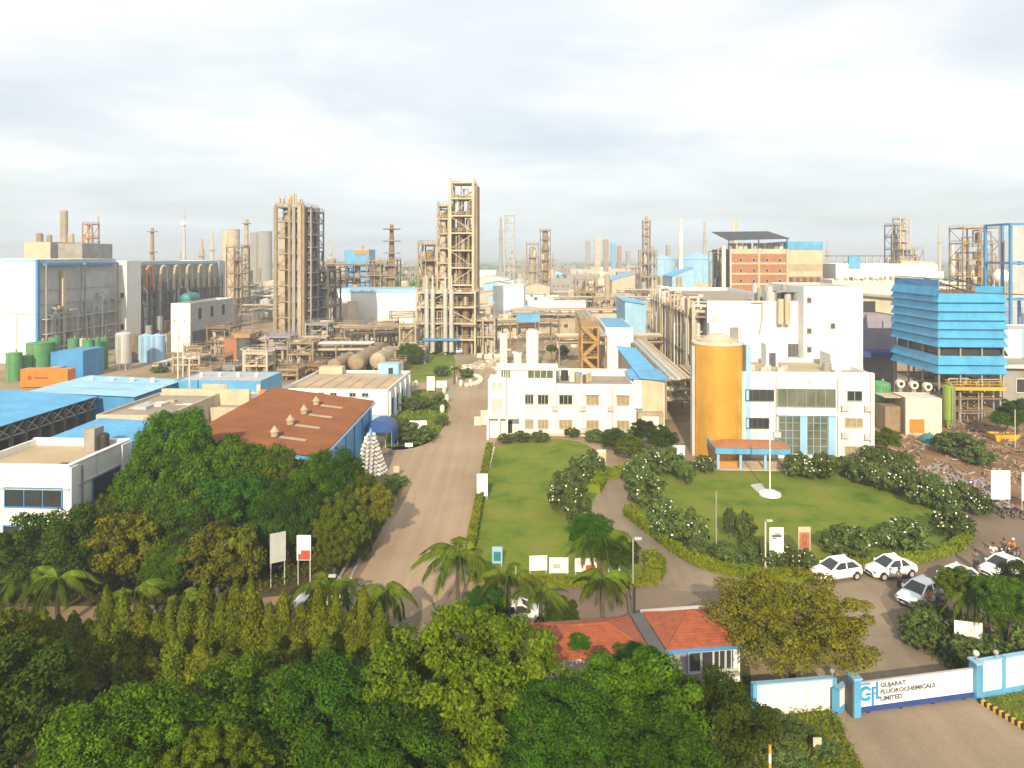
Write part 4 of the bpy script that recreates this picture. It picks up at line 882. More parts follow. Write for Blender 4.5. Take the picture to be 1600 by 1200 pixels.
def pipe_rack(x0, y0, L_, w_, h_, label, rz=GR, n=7, bents=None, m='tan', lv=2, pm=('silver', 'beige', 'cream', 'lightgrey', 'rust'), group='pipe racks', where=None):
    """runs along local +y"""
    t = thing('pipe_rack', (x0, y0), label, 'pipe rack', group, rz); nb = bents or max(2, int(L_ / 7) + 1)
    k = ('bent', w_, h_, lv, m)
    if k not in _pm:
        b = MB(); b.box(-w_ / 2 - .15, -w_ / 2 + .15, -.15, .15, 0, h_); b.box(w_ / 2 - .15, w_ / 2 + .15, -.15, .15, 0, h_)
        for j in range(lv): b.box(-w_ / 2 + .15, w_ / 2 - .15, -.12, .12, h_ - .3 - j * 1.6, h_ - .05 - j * 1.6)
        _pm[k] = b.mesh('bent', m)
    for i in range(nb): link('bent', _pm[k], t, (0, L_ * i / (nb - 1), 0))
    for s in (-1, 1): beam('stringer', t, m, (s * w_ / 2, 0, h_ - .1), (s * w_ / 2, L_, h_ - .1), .22)
    for j in range(lv):
        for i in range(n):
            r = random.uniform(.08, .26); x = -w_ / 2 + .35 + (w_ - .7) * i / (n - 1); z = h_ - .05 - j * 1.6 + r
            cy = link('pipe', shape('cyl8', random.choice(pm)), t, (x, -.6 * random.random(), z), (R(-90), 0, 0), (r, r, L_ + random.random()))
    if where: later(t, label, where, x0)
    return t
def vtank(px, base, r, h_, m, label, where=None, Y=None, roof='dome', group=None, name='storage_tank', legs=False):
    Y = Y or YD(base); t = thing(name, (XP(px, Y), Y), label, 'tank', group); z = .0
    if legs:
        for an in (45, 135, 225, 315): cyl('leg', t, m, r * .8 * math.cos(R(an)), r * .8 * math.sin(R(an)), 0, .12, h_ * .2, 8)
        z = h_ * .2
    cyl('shell', t, m, 0, 0, z, r, h_ - z, 28)
    if roof == 'dome': dome('head', t, m, 0, 0, h_, r, r * .35)
    elif roof == 'cone': link('roof', shape('cone28' if False else 'cone24', m), t, (0, 0, h_), scale=(r * 1.03, r * 1.03, r * .35))
    else: cyl('rim', t, m, 0, 0, h_, r * 1.04, .15, 28)
    cyl('nozzle', t, 'steel', r * .3, 0, h_ + r * .2, r * .08 + .05, .5, 8)
    b = MB(); 
    for s in (-.2, .2): b.bar((s, -r - .15, 0), (s, -r - .15, h_), .06)
    for i in range(int(h_ / .5)): b.bar((-.2, -r - .15, i * .5), (.2, -r - .15, i * .5), .05)
    b.build('ladder', 'steel', t)
    if where: later(t, label, where, px)
    return t
def bullet(px, base, r, L_, m, label, where=None, rz=GR, z=1.2, Y=None):
    Y = Y or YD(base); t = thing('pressure_vessel', (XP(px, Y), Y), label, 'vessel', 'horizontal vessels', rz)
    link('shell', shape('cyl24', m), t, (0, 0, z + r), (R(-90), 0, 0), (r, r, L_)); link('end_head', shape('dome', m), t, (0, 0, z + r), (R(90), 0, 0), (r, r, r * .5)); link('end_head', shape('dome', m), t, (0, L_, z + r), (R(-90), 0, 0), (r, r, r * .5))
    for y in (L_ * .2, L_ * .8): box('saddle', t, 'greyc', -r * .8, r * .8, y - .2, y + .2, 0, z + r * .4)
    cyl('manway', t, m, 0, L_ * .5, z + 2 * r - .1, .35, .5, 12)
    if where: later(t, label, where, px)
    return t
def chimney(px, base, r0, r1, ztop, m, label, Y=None, bands=None, cat='chimney', name='chimney', plat=0):
    Y = Y or YD(base); t = thing(name, (XP(px, Y), Y), label, cat); n = 6
    for i in range(n):
        b = MB(); k = 16; ra, rb = r0 + (r1 - r0) * i / n, r0 + (r1 - r0) * (i + 1) / n; ra_ = [(math.cos(2 * math.pi * j / k), math.sin(2 * math.pi * j / k)) for j in range(k)]
        z0_, z1_ = ztop * i / n, ztop * (i + 1) / n
        b.add([(x * ra, y * ra, z0_) for x, y in ra_] + [(x * rb, y * rb, z1_) for x, y in ra_], [(j, (j + 1) % k, k + (j + 1) % k, k + j) for j in range(k)] + ([tuple(range(k, 2 * k))] if i == n - 1 else []))
        b.build('shaft_section', (bands[i % len(bands)] if bands else m), t, smooth=False)
    for i in range(plat): cyl('platform', t, 'tan', 0, 0, ztop * (.45 + .5 * i / max(1, plat - 1)), r0 * 1.7, .35, 16)
    return t

# ---- the two tall lattice towers
Y1 = 196.0
T1 = frame_tower('process_tower', 465, 0, 7.8, 12.5, ZP(320, Y1), 9, 'tan', 'broad tan concrete-framed process tower, left of the pair of tall towers', Y=Y1 + 6.5, columns=[(-1.2, -3, 1.1, 3, 38, 'beige'), (1.6, -2, .8, 3, 41, 'beige'), (0, 3, 1.5, 2, 37, 'tan')], post=.75, npipe=26, pm=('beige', 'tan', 'cream', 'purplegrey', 'greyc'))
box('back_wall', T1, 'tan', -3.7, 3.7, 4.8, 5.2, 2, 39); box('side_panel', T1, 'greyc', -4.6, -3.75, -6.3, -5.8, 4, 40); box('stair_shaft', T1, 'greyc', 1.0, 1.9, -7.2, -6.6, 0, 39.5); box('lift_shaft', T1, 'beige', 2.5, 3.5, -7.1, -6.6, 0, 40); box('duct', T1, 'beige', -3.0, -1.4, -6.2, -5.4, 2, 36)
T1b = frame_tower('process_tower', 492, 0, 1.5, 11, ZP(322, Y1) - .6, 11, 'greyc', 'grey open stair frame against the right side of the broad tan tower', Y=Y1 + 8, columns=[(0, 2, .5, 2, 36, 'tan')], post=.4, npipe=5, pm=('tan', 'darkgrey', 'greyc'), mid=False)
for i in range(4):
    cyl('top_vessel', T1, 'cream', -3 + i * 1.5, -4 + (i % 2) * 2, 40.6, .7, 1.6 + .7 * (i % 3), 14)
    cyl('vent_pipe', T1, 'beige', -3.2 + i * 1.6, -5.2, 40.6, .12, 2.2 + .6 * (i % 2), 8)
Y2 = 192.0
T2 = frame_tower('process_tower', 724, 0, 6.3, 7.5, ZP(282, Y2), 9, 'cream', 'tallest cream steel-framed tower at the centre of the plant skyline', Y=Y2 + 4, columns=[(-.6, 0, 1.05, 2, 38, 'tan'), (1.3, .5, .7, 4, 36, 'beige')], post=.7, npipe=16, pm=('tan', 'beige', 'rust', 'tan'), z0=4, mid=False)
for i in range(8): beam('brace', T2, 'tan', (-3.1, 3.7, 8 + i * 4.7), (3.1, 3.7, 12 + i * 4.7), .25)
box('back_wall', T2, 'tan', -2.8, 2.8, 3.0, 3.3, 6, 34); box('side_wall', T2, 'tan', 3.6, 4.2, -3, 3.6, 0, ZP(282, Y2) - 1.2)
T3 = frame_tower('process_tower', 695, 0, 3.2, 6, ZP(318, Y2), 10, 'beige', 'slim beige tower hugging the left side of the tallest tower', Y=Y2 + 3.5, columns=[(-.3, -1.2, .9, 0, 38, 'cream')], post=.45, npipe=8, mid=False)
T4 = frame_tower('process_structure', 700, 0, 15.5, 9, ZP(452, Y2), 4, 'cream', 'wide cream pipe-filled structure at the foot of the tallest tower', 'process structure', Y=Y2 - 3, columns=[(-4.9, -5, .62, 1, 17, 'silver'), (-3.3, -5, .62, 1, 17, 'silver'), (.0, -5, .62, 1, 17, 'silver'), (1.6, -5, .62, 1, 17, 'silver'), (-6, 0, 1, 0, 20, 'beige'), (5, -2, .9, 0, 17, 'rust')], post=.4, npipe=42, pm=('cream', 'beige', 'silver', 'rust', 'tan'))
for x in (-4.9, -3.3, 0, 1.6): cyl('reducer', T4, 'silver', x, -5, 17.4, .3, 3.5, 10)
box('blue_beam', T4, 'blue', -7.8, 3.8, -6.3, -6.0, 4.0, 4.6); box('orange_deck', T4, 'rust', 4, 8.4, -5.2, 2, 7.6, 8.1)
T5 = frame_tower('process_structure', 672, 0, 5.5, 7, ZP(378, Y2), 6, 'tan', 'medium tan frame left of the slim beige tower', 'process structure', Y=Y2 + 12, columns=[(0, 0, 1.2, 2, 27, 'tan')], npipe=10, mid=False)
frame_tower('process_structure', 757, 0, 6, 8, 9.5, 2, 'beige', 'low beige pipe structure right of the tallest tower foot', 'process structure', Y=Y2 - 2, columns=[(0, -1, .9, 0, 9, 'cream'), (2, -2, .5, 0, 10, 'silver')], npipe=18)
frame_tower('process_structure', 510, 0, 5, 12, ZP(420, Y1 + 8), 4, 'darkgrey', 'dark pipe-filled frame right of the broad tan tower', 'process structure', Y=Y1 + 16, columns=[(0, -2, 1, 0, 18, 'tan')], npipe=14, pm=('tan', 'rust', 'darkgrey'))

# ---- big white process hall at left with pipes along its shaded side
Yl = 172.0
LH = t = building('process_hall', -150, 66, 0, 405, 31, 'whiteclean', 'whiteclean', 'large white clad process hall with blue corner trim at the far left', Y=Yl, para=.2, right='lightgrey')  # right wall greyer than the front: side shade put into its colour
W, h = t['W'], t['h']
box('corner_trim', t, 'blue', W - .25, W + .35, -.3, -.003, 0, h); box('corner_trim', t, 'blue', W + .003, W + .35, -.003, .5, 0, h); box('eave_trim', t, 'paleblue', 0, W - .25, -.2, -.003, h - .5, h - .05); box('cladding_rail', t, 'lightgrey', 0, W - .3, -.12, -.003, h * .47, h * .47 + .35); box('cladding_rail', t, 'lightgrey', W - 5.3, W - 4.9, -.12, -.003, 0, h * .47)
for y0, y1 in ((1.2, 14.5), (15.5, 30)):
    box('bay_header', t, 'blue', W + .003, W + 1.6, y0, y1, h - 1.6, h - 1.0)
    for i in range(4): box('bay_post', t, 'greyc', W + 1.2, W + 1.5, y0 + (y1 - y0 - .4) * i / 3, y0 + .3 + (y1 - y0 - .4) * i / 3, 0, (h - 1.6) if i in (0, 3) else h * .5)
    for k in range(5): box('gallery', t, 'lightgrey', W + .003, W + (1.8 if k < 3 else .3), y0, y1, 3.2 + k * 3.6, 3.4 + k * 3.6)
for i in range(26):
    b = MB(); y = random.uniform(1.5, 29); z1_ = random.uniform(5, h * .62); b.path([(W + random.uniform(.6, 2.2), y, 0), (W + 1.4, y, z1_), (W + 1.4, y + random.uniform(-3, 3), z1_), (W, y, z1_ + .4)], random.uniform(.25, .7), 0, 8); b.build('pipe', random.choice(['lightgrey', 'beige', 'silver', 'greyc', 'greyc', 'steel']), t)
box('riser_duct', t, 'cream', W + .3, W + 1.1, 7.6, 8.6, 4, h - 3)
LB = t = building('process_hall', -20, 70, 0, 409, 62, 'whiteclean', 'lightgrey', 'long process hall with shaded grey side and rows of arched ducts, behind the white one', Y=Yl + 35, para=.2, right='greyc')  # right wall grey too, with the shade of that side in its colour
t.location.x = LH.location.x + LH['W'] - t['W'] + 35 * .0524 - .2
W, h = t['W'], t['h']
box('link_block', t, 'white', W - 6, W + 3.2, -4.5, 2.5, 0, h + .3)
for z in (5, 14): window(t, 'f', W + 1.4, z, .9, 1.4, n=1).location.y = -4.5
box('eave_trim', t, 'paleblue', W + .003, W + .3, 0, 62, h - 1.0, h - .2); box('end_wall', t, 'lightgrey', W + .003, W + .8, 57, 62, 0, h - .3)
for k in range(4): box('gallery', t, 'darkgrey', W + .003, W + 2.6, 4, 57, 3.2 + k * 3.8, 3.5 + k * 3.8)
for i in range(14): box('bay_post', t, 'darkgrey', W + 2.2, W + 2.6, 4 + i * 4, 4.4 + i * 4, 0, h - 4)
for i in range(6):
    b = MB(); y = 8 + i * 8; x = W + 1.6; cmat = 'orange' if i == 0 else 'cream'
    pts = [(x, y, 12), (x, y, h - 3)] + [(x, y + 1.6 - 1.6 * math.cos(a_), h - 3 + 1.6 * math.sin(a_)) for a_ in (.6, 1.2, 1.8, 2.5, 3.14)] + [(x, y + 3.2, h - 5), (x, y + 3.9, h - 9)]
    b.path(pts, .75, 0, 10); b.build('arched_duct', cmat, t)
for i in range(46):
    b = MB(); y = random.uniform(3, 57); x = W + random.uniform(.5, 2.8); b.path([(x, y, 0), (x, y, random.uniform(6, h - 5)), (W, y, random.uniform(6, h - 5))], random.uniform(.25, .8), 0, 8); b.build('pipe', random.choice(['greyc', 'darkgrey', 'steel', 'tan', 'lime', 'greyc', 'lightgrey']), t)
for i in range(10): cyl('vessel', t, random.choice(['tan', 'greyc', 'rust', 'steel']), W + 3.6 + random.random() * 2, 4 + i * 5.4, 0, random.uniform(.8, 1.3), random.uniform(3, 8), 14)
t = building('rooftop_block', 38, 80, 0, 378, 16, 'cream', 'lightgrey', 'cream block with grey side rising behind the left process hall roof', Y=228, right='greyc'); 
t = building('rooftop_block', 82, 130, 0, 380, 16, 'greyc', 'lightgrey', 'plain grey block behind the left process hall roof, beside the cream one', Y=231)
for px, w_, top, m, lab in [(100, 11, 326, 'beige', 'tall square beige column with rounded top at far left skyline'), (62, 10, 362, 'tan', 'short domed column behind the cream rooftop block'), (77, 8, 364, 'greyc', 'short grey domed column at far left skyline'), (111, 9, 362, 'cream', 'pointed cream silo beside the tall beige column')]:
    Yq = 300; r = w_ / 2 * Yq / F; t = vtank(px, 0, r, ZP(top + 4, Yq), m, lab, Y=Yq, roof='dome', name='process_column')
# white house on stilts, container, tanks left
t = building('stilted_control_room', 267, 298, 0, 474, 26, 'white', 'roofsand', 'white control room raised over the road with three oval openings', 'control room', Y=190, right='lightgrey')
for i in range(3): f = window(t, 'r', 4 + i * 7, 8.5, 2.2, 3.2, t['W'], 26, 1, 'dark', 'white')
box('undercroft', t, 'darkgrey', t['W'], t['W'] + .15, 1, 25, 0, 5.5)
bullet(290, 0, 1.6, 5, 'teal', 'blue-green drum lying on the roof of the stilted control room', Y=200).location.z = ZP(474, 190) - 2.2
Yo = YD(606); X0, X1 = XP(32, Yo), XP(108, Yo); t = thing('cargo_container', (X0, Yo), 'orange cargo container with a red flower emblem on its long side', 'container', None, GR); W = X1 - X0; hz2 = ZP(577, Yo)
b = MB(); b.box(0, W, 0, 2.4, .2, hz2)
for i in range(28): b.box(.1 + i * (W - .3) / 28, .1 + i * (W - .3) / 28 + .1, -.05, 0, .3, hz2 - .1)
b.build('body', 'orange', t); 
for i in range(8):
    an = 2 * math.pi * i / 8; beam('emblem', t, 'red', (1.9, -.1, hz2 * .55), (1.9 + .42 * math.cos(an), -.1, hz2 * .55 + .42 * math.sin(an)), .16)
box('lettering_strip', t, 'brownroof', 2.8, 5.6, -.08, -.052, hz2 * .5, hz2 * .6)
for px, base, w_, top, m in [(22, 592, 22, 552, 'green'), (40, 588, 18, 556, 'green'), (62, 584, 36, 536, 'green'), (115, 578, 16, 530, 'green'), (85, 580, 16, 528, 'green'), (137, 580, 15, 532, 'green'), (150, 578, 13, 530, 'green'), (163, 574, 11, 528, 'green'), (126, 560, 14, 530, 'offwhite')]:
    Yq = YD(base + 3); vtank(px, 0, w_ / 2 * Yq / F, ZP(top, Yq), m, 'green upright storage tank' if m == 'green' else 'off-white upright storage tank', 'in the row beyond the orange container', Y=Yq, roof='flat', group='green tanks by the container')
for px0, px1, top, base, D, lab in [(90, 131, 548, 592, 7, 'bright blue box-shaped hut among the green tanks'), (79, 91, 550, 588, 4, 'small dark blue hut left of the bright blue one')]:
    t = building('blue_hut', px0, px1, base, top, D, 'blue', 'lightblue', lab, 'hut', para=.05); box('door', t, 'navy', t['W'] * .1, t['W'] * .35, -.06, -.003, 0, 2)
building('grey_kiosk', 68, 88, 596, 575, 4, 'purplegrey', 'lightgrey', 'small mauve-grey kiosk between container and blue hut', 'kiosk', para=.05)
vtank(193, 578, 1.7, 8.2, 'silver', 'stout white vertical vessel at the start of the left plant road', roof='dome', name='process_vessel', legs=True)
for px, m, lab in ((210, 'rust', 'rust-coloured short silo beside the stout white vessel'), (228, 'paleblue', 'pale blue short silo with orange bands'), (246, 'paleblue', 'pale blue short silo next to the road arcade')): vtank(px, 565, 1.7, 6.4, m, lab, roof='cone')
for i in range(6):
    t = building('workshop_bay', 252 + i * 11, 261 + i * 11, 552 - i * 4, 522 - i * 4, 5, 'tan' if i % 2 else 'greyc', 'beige', 'x', 'workshop', group='workshop bays along the left plant road', para=.1); box('opening', t, 'dark', .3, t['W'] - .2, -.06, -.003, 0, t['h'] * .6); later(t, 'low open workshop bay', 'along the left plant road', i)
kind(sheet('plant_road', [(100, 590), (215, 555), (330, 530), (420, 520), (440, 524), (350, 545), (260, 568), (150, 600)], .02, 'road_light'), 'structure')
kind(sheet('cross_road', [(150, 598), (440, 585), (640, 600), (700, 598), (700, 606), (600, 606), (440, 596), (150, 612)], .024, 'road_light'), 'structure')
for i, (px, py) in enumerate([(243, 575), (255, 572), (268, 568), (300, 560), (318, 556), (360, 533), (372, 530), (385, 527)]):
    t = building('parked_truck', px, px + 12, py, py - 9, 7, 'offwhite' if i % 2 else 'lightgrey', 'lightgrey', 'x', 'truck', group='trucks on the left plant road', para=.02); t['h']; h_ = t['h']
    box('cab', t, 'offwhite' if i % 3 else 'beige', .1, t['W'] - .1, -1.6, -.3, .5, max(1.4, h_ - .2)); box('windscreen', t, 'glass', .2, t['W'] - .2, -1.66, -1.603, 1.1, max(1.3, h_ - .4))
    for a_ in (-.9, 5.5):
        for xx in (-.02, t['W'] + .02): link('wheel', shape('cyl12', 'rubber'), t, (xx - .1, a_, .45), (0, R(90), 0), (.45, .45, .2))
    later(t, 'pale box truck', 'parked on the left plant road', px)

# ---- right-hand process buildings
def cladpipes(t, n, y0, y1, h_, mats, side='l', W=0, big=.5):
    for i in range(n):
        y = random.uniform(y0, y1); o = random.uniform(.4, 2.6); b = MB(); z1_ = random.uniform(h_ * .5, h_ + .8); x = -o if side == 'l' else W + o
        b.path([(x, y, random.uniform(0, 4)), (x, y, z1_), (0 if side == 'l' else W, y + random.uniform(-1, 1), z1_)], random.uniform(.15, big), 0, 8); b.build('pipe', random.choice(mats), t)
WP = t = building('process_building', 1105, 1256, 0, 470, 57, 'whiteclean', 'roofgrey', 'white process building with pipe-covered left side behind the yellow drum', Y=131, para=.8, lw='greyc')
W, h = t['W'], t['h']; wpx(t, 1229, 537, 1252, 556, 4, 'darkgrey', 'purplegrey'); wpx(t, 1133, 512, 1152, 532, 3, 'greyc', 'greyc')
box('bay', t, 'white', 0, loc_(t, 1135, 0)[0], -2, -.003, 0, h - 4); box('duct', t, 'cream', loc_(t, 1113, 0)[0], loc_(t, 1119, 0)[0], -.7, -.003, h - 7, h - 3)
cladpipes(t, 130, 0, 56, h, ['cream', 'beige', 'offwhite', 'offwhite', 'lightgrey', 'tan', 'white', 'cream'], big=.75)
for k in (1, 3): box('gallery', t, 'tan', -2.6, -.003, 1, 56, 3 + k * 3.8, 3.25 + k * 3.8)
for i in range(15): box('bay_post', t, 'cream', -2.6, -2.3, .8 + i * 3.9, 1.1 + i * 3.9, 0, h)
b = MB(); b.path([(W - 10, -.3, h - .3), (W - 8, -.3, h - .3), (W - 8, -.3, h - 3.2), (W - 8.5, -.3, h - 6)], .25, 0, 8); b.build('pipe', 'beige', t)
for i in range(2): cyl('cyclone', t, 'cream', loc_(t, 1215 + i * 10, 0)[0], -1.0, loc_(t, 0, 505)[1], .55, 4.6, 14)
for i in range(9): cyl('roof_vessel', t, random.choice(['silver', 'lightgrey', 'greyc']), W - 1 - random.random() * 7, 2 + random.random() * 10, h - .9, random.uniform(.4, 1), random.uniform(2, 4), 12)
box('roof_frame', t, 'greyc', W - 5, W - .6, 1, 6, h + 1.6, h + 1.8)
WQ = t = building('process_building', 1256, 1346, 0, 448, 20, 'whiteclean', 'lightgrey', 'tallest plain white block with four tiny windows, left of the blue cooling tower', Y=127, para=.3)
for px, py in ((1264, 469), (1264, 517), (1264, 546), (1300, 509)): wpx(t, px - 3, py - 4, px + 3, py + 4, 1, 'darkgrey', 'cream')
t = building('process_building', 1346, 1400, 0, 492, 14, 'purplegrey', 'greyc', 'grey rendered block between the tall white block and the cooling tower', Y=137, para=.2)
box('blue_canopy_edge', t, 'navy', -6, t['W'] + 1, -4, -.01, loc_(t, 0, 554)[1], loc_(t, 0, 546)[1]); box('blue_canopy_edge', t, 'paleblue', -11, -6.01, -4.5, -4, loc_(t, 0, 556)[1], loc_(t, 0, 546)[1])
t = building('process_building', 1345, 1400, 0, 462, 3, 'cream', 'cream', 'narrow cream parapet building with dark opening beyond the tall white block', Y=146, para=.2); wpx(t, 1349, 471, 1366, 490, 1, 'dark', 'darkgrey'); 
beam('sloping_roof_edge', t, 'greyc', (-10, -1, t['h'] + 1.2), (t['W'] + 6, -1, t['h'] - .8), .5)
for i in range(5): box('white_parapet_unit', t, 'offwhite', 1 + i * 1.2, 1.9 + i * 1.2, -.8, -.01, t['h'] - 5.5, t['h'] - 4.2)
t = building('process_building', 1306, 1460, 0, 412, 20, 'whiteclean', 'lightgrey', 'wide white building with patchy blue roof sheets far right, in front of the far tower', Y=235, para=.5)
box('blue_roof_screen', t, 'lightblue', loc_(t, 1325, 0)[0], loc_(t, 1343, 0)[0], -.4, .4, t['h'] - 1.5, t['h'] + 2.4); box('upper_block', t, 'cream', loc_(t, 1410, 0)[0], loc_(t, 1460, 0)[0], 2, 12, t['h'] - .6, t['h'] + .9); box('roof_canopy', t, 'dark', loc_(t, 1310, 0)[0], loc_(t, 1400, 0)[0], 4, 12, t['h'] + 2.5, t['h'] + 2.7)
for x in range(8): box('roof_post', t, 'lightgrey', 2 + x * 2.4, 2.3 + x * 2.4, 4.2, 4.5, t['h'] - .5, t['h'] + 2.5)
t = building('process_building', 1300, 1400, 0, 437, 10, 'offwhite', 'lightgrey', 'off-white lower building with roof clutter beneath the far white one', Y=215, para=.3)
for i in range(12): box('roof_unit', t, random.choice(['darkgrey', 'beige', 'offwhite', 'greyc']), 1 + i * 1.5, 1.8 + i * 1.5, -.02, 1, t['h'] - .3, t['h'] + random.uniform(.2, 1.2))
# brick fronted building
t = building('brick_building', 1141, 1228, 0, 389, 26, 'cream', 'lightgrey', 'orange brick fronted building with black roof canopy and dark pipe-hung side', Y=232, para=.4, lw='darkgrey')  # left wall dark grey: shade on that face is put into its colour
W, h = t['W'], t['h']
for i in range(2):
    for j in range(5): box('brick_panel', t, 'orangebrick', .5 + i * W / 2, W * (i + 1) / 2 - .3, -.1, -.003, h - 1.6 - (j + 1) * 3.4 + .6, h - 1.6 - j * 3.4)
for i in range(3): box('column', t, 'cream', W * i / 2 - .25, W * i / 2 + .35, -.4, -.11, 0, h)
for j in range(5):
    for i in range(4): window(t, 'f', 3 + i * 4.2, h - 4.1 - j * 3.4, .8, .8, n=1).location.y = -.1
for x in (-.5, W / 2, W): box('canopy_post', t, 'darkgrey', x, x + .3, .2, .5, h - .4, h + 3.4)
b = MB(); b.add([(-1.0, -1, h + 3.0), (W + .5, -1, h + 3.5), (W + .5, 22, h + 6.6), (-1.0, 22, h + 6.4), (-1.0, -1, h + 2.8), (W + .5, -1, h + 3.3), (W + .5, 22, h + 6.4), (-1.0, 22, h + 6.2)], [(0, 1, 2, 3), (7, 6, 5, 4), (0, 4, 5, 1), (1, 5, 6, 2), (2, 6, 7, 3), (3, 7, 4, 0)]); b.build('roof_canopy', 'dark', t)
for i in range(11): cyl('roof_vessel', t, random.choice(['offwhite', 'cream', 'greyc']), .8 + i * 1.7, 3 + random.random() * 3, h - .4, .75, 2.4, 12)
cladpipes(t, 16, 1, 24, h, ['greyc', 'dark', 'rust', 'cream']); box('white_pilaster', t, 'offwhite', -2.6, -1.4, .2, 1.4, 0, h + 1)
t = building('blue_topped_annex', 1229, 1284, 0, 390, 22, 'cream', 'lightgrey', 'cream and orange annex with bright blue top band right of the brick building', Y=236, para=.1)
W, h = t['W'], t['h']; box('blue_band', t, 'lightblue', -.1, W + .1, -.15, 22, h, h + 2.7)
for j in range(3): box('brick_panel', t, 'orangebrick' if j else 'beige', .4, W - .4, -.1, -.003, h - 7.2 - j * 4.2, h - 4.8 - j * 4.2)
for i in range(5): box('opening', t, 'darkgrey', 1 + i * 2.2, 2 + i * 2.2, -.2, -.11, h - 11, h - 9.4)
# ---- blue louvred cooling tower
Yc = 110.0; Xc = XP(1467, Yc); Wc, Dc = 9.7, 14.0
CT = thing('cooling_tower', (Xc, Yc), 'big bright blue louvred cooling tower standing on an open steel frame', 'cooling tower', None, GR)
zb, zt = ZP(583, Yc), ZP(458, Yc); nb_ = 9
for x in (0, Wc / 3, 2 * Wc / 3, Wc):
    for y in (0, Dc / 3, 2 * Dc / 3, Dc): box('post', CT, 'greyc', x - .12, x + .12, y - .12, y + .12, 0, zt - .3)
b = MB(); b.box(.3, Wc - .3, .3, Dc - .3, zb + .2, zt - 1.4); b.build('fill_block', 'dark', CT)
def louvre(L_, hh): 
    b = MB(); b.add([(-.5, -.5, 0), (L_ + .5, -.5, 0), (L_, 0, hh), (0, 0, hh), (-.48, -.48, -.05), (L_ + .48, -.48, -.05), (L_, .06, hh - .03), (0, .06, hh - .03)], [(0, 1, 2, 3), (7, 6, 5, 4), (0, 4, 5, 1), (2, 6, 7, 3), (1, 5, 6, 2), (0, 3, 7, 4)]); return b.mesh('louvre', 'towerblue')
lh = (zt - zb) / nb_; lf = louvre(Wc, lh * .96); ls = louvre(Dc, lh * .96)
for i in range(nb_):
    if i == nb_ - 7: continue
    link('louvre', lf, CT, (0, -.05, zb + i * lh))
for i in range(nb_):
    if i != nb_ - 7: link('louvre', ls, CT, (-.05, Dc, zb + i * lh), (0, 0, R(-90)))
    link('louvre', ls, CT, (Wc + .05, 0, zb + i * lh), (0, 0, R(90)))
for i in (0, 1, 3, 5, 7): pass
box('blue_screen', CT, 'blue', -.1, .05, 0, Dc, zt - .3, zt + 2.1); box('blue_screen', CT, 'towerblue', Wc * .56, Wc, -.06, .06, zt - .1, zt + 1.1)
link('louvre', ls, CT, (-.1, Dc, zt - .4), (0, 0, R(-90)))
for x in (0, Wc / 2, Wc): beam('top_frame', CT, 'darkgrey', (x, 0, zt + .1), (x, Dc, zt + 2.0), .2)
for y in (0, Dc / 2, Dc): beam('top_frame', CT, 'darkgrey', (0, y, zt + 2.0 * y / Dc + .3), (Wc + 3, y, zt + 1.6 * y / Dc - .2), .2)
for i in range(3): cyl('fan_stack', CT, 'rust', 2 + i * 2.6, 4 + i * 2, zt - 1.4, 1.1, 1.7, 18)
for z in (1.9, 3.8, 5.6):
    for y in (0, Dc / 2, Dc): beam('floor_beam', CT, 'rust', (0, y, z), (Wc, y, z), .25)
    for x in (0, Wc / 2, Wc): beam('floor_beam', CT, 'rust', (x, 0, z), (x, Dc, z), .25)
    box('floor_deck', CT, 'tan', .4, Wc - .4, 1.5, Dc - 1, z - .05, z + .05)
link('yellow_railing', railing(Wc * .8, 1.6, 'safety'), CT, (Wc * .52, -.3, 5.6)); box('yellow_toe_board', CT, 'safety', 1, Wc - .2, -1.15, -1.05, 5.3, 5.75)
for i in range(16): cyl('pump', CT, random.choice(['silver', 'beige', 'rust', 'steel', 'greyc']), random.uniform(.5, Wc - .5), random.uniform(.5, 6), random.choice([0, 1.9, 3.8, 5.6]), random.uniform(.15, .35), random.uniform(.6, 1.5), 10)
tt = CT; 
for i in range(14):
    b = MB(); x = random.uniform(0, Wc); y = random.uniform(-.5, 4); z = random.choice([1.5, 3.4, 5.2, 6.8]); b.path([(x, y, 0), (x, y, z), (min(Wc, x + 3), y, z), (min(Wc, x + 3), y + 2, z)], random.uniform(.12, .3), 0, 8); b.build('pipe', random.choice(['rust', 'beige', 'silver', 'tan']), CT)
for i in range(3):
    vt = thing('blower', (Xc - 4.6 + i * 1.4, Yc + 3 - i * 1.3, 0), 'x', 'blower', 'round blowers by the cooling tower'); link('casing', shape('cyl16', 'offwhite'), vt, (0, 0, 5.6), (R(90), 0, 0), (.65, .65, .7)); link('inlet', shape('cyl12', 'dark'), vt, (0, -.7, 5.6), (R(90), 0, 0), (.3, .3, .05)); box('stand', vt, 'greyc', -.3, .3, -.5, .1, 0, 5.0); later(vt, 'off-white blower on a stand', 'left of the cooling tower', i)
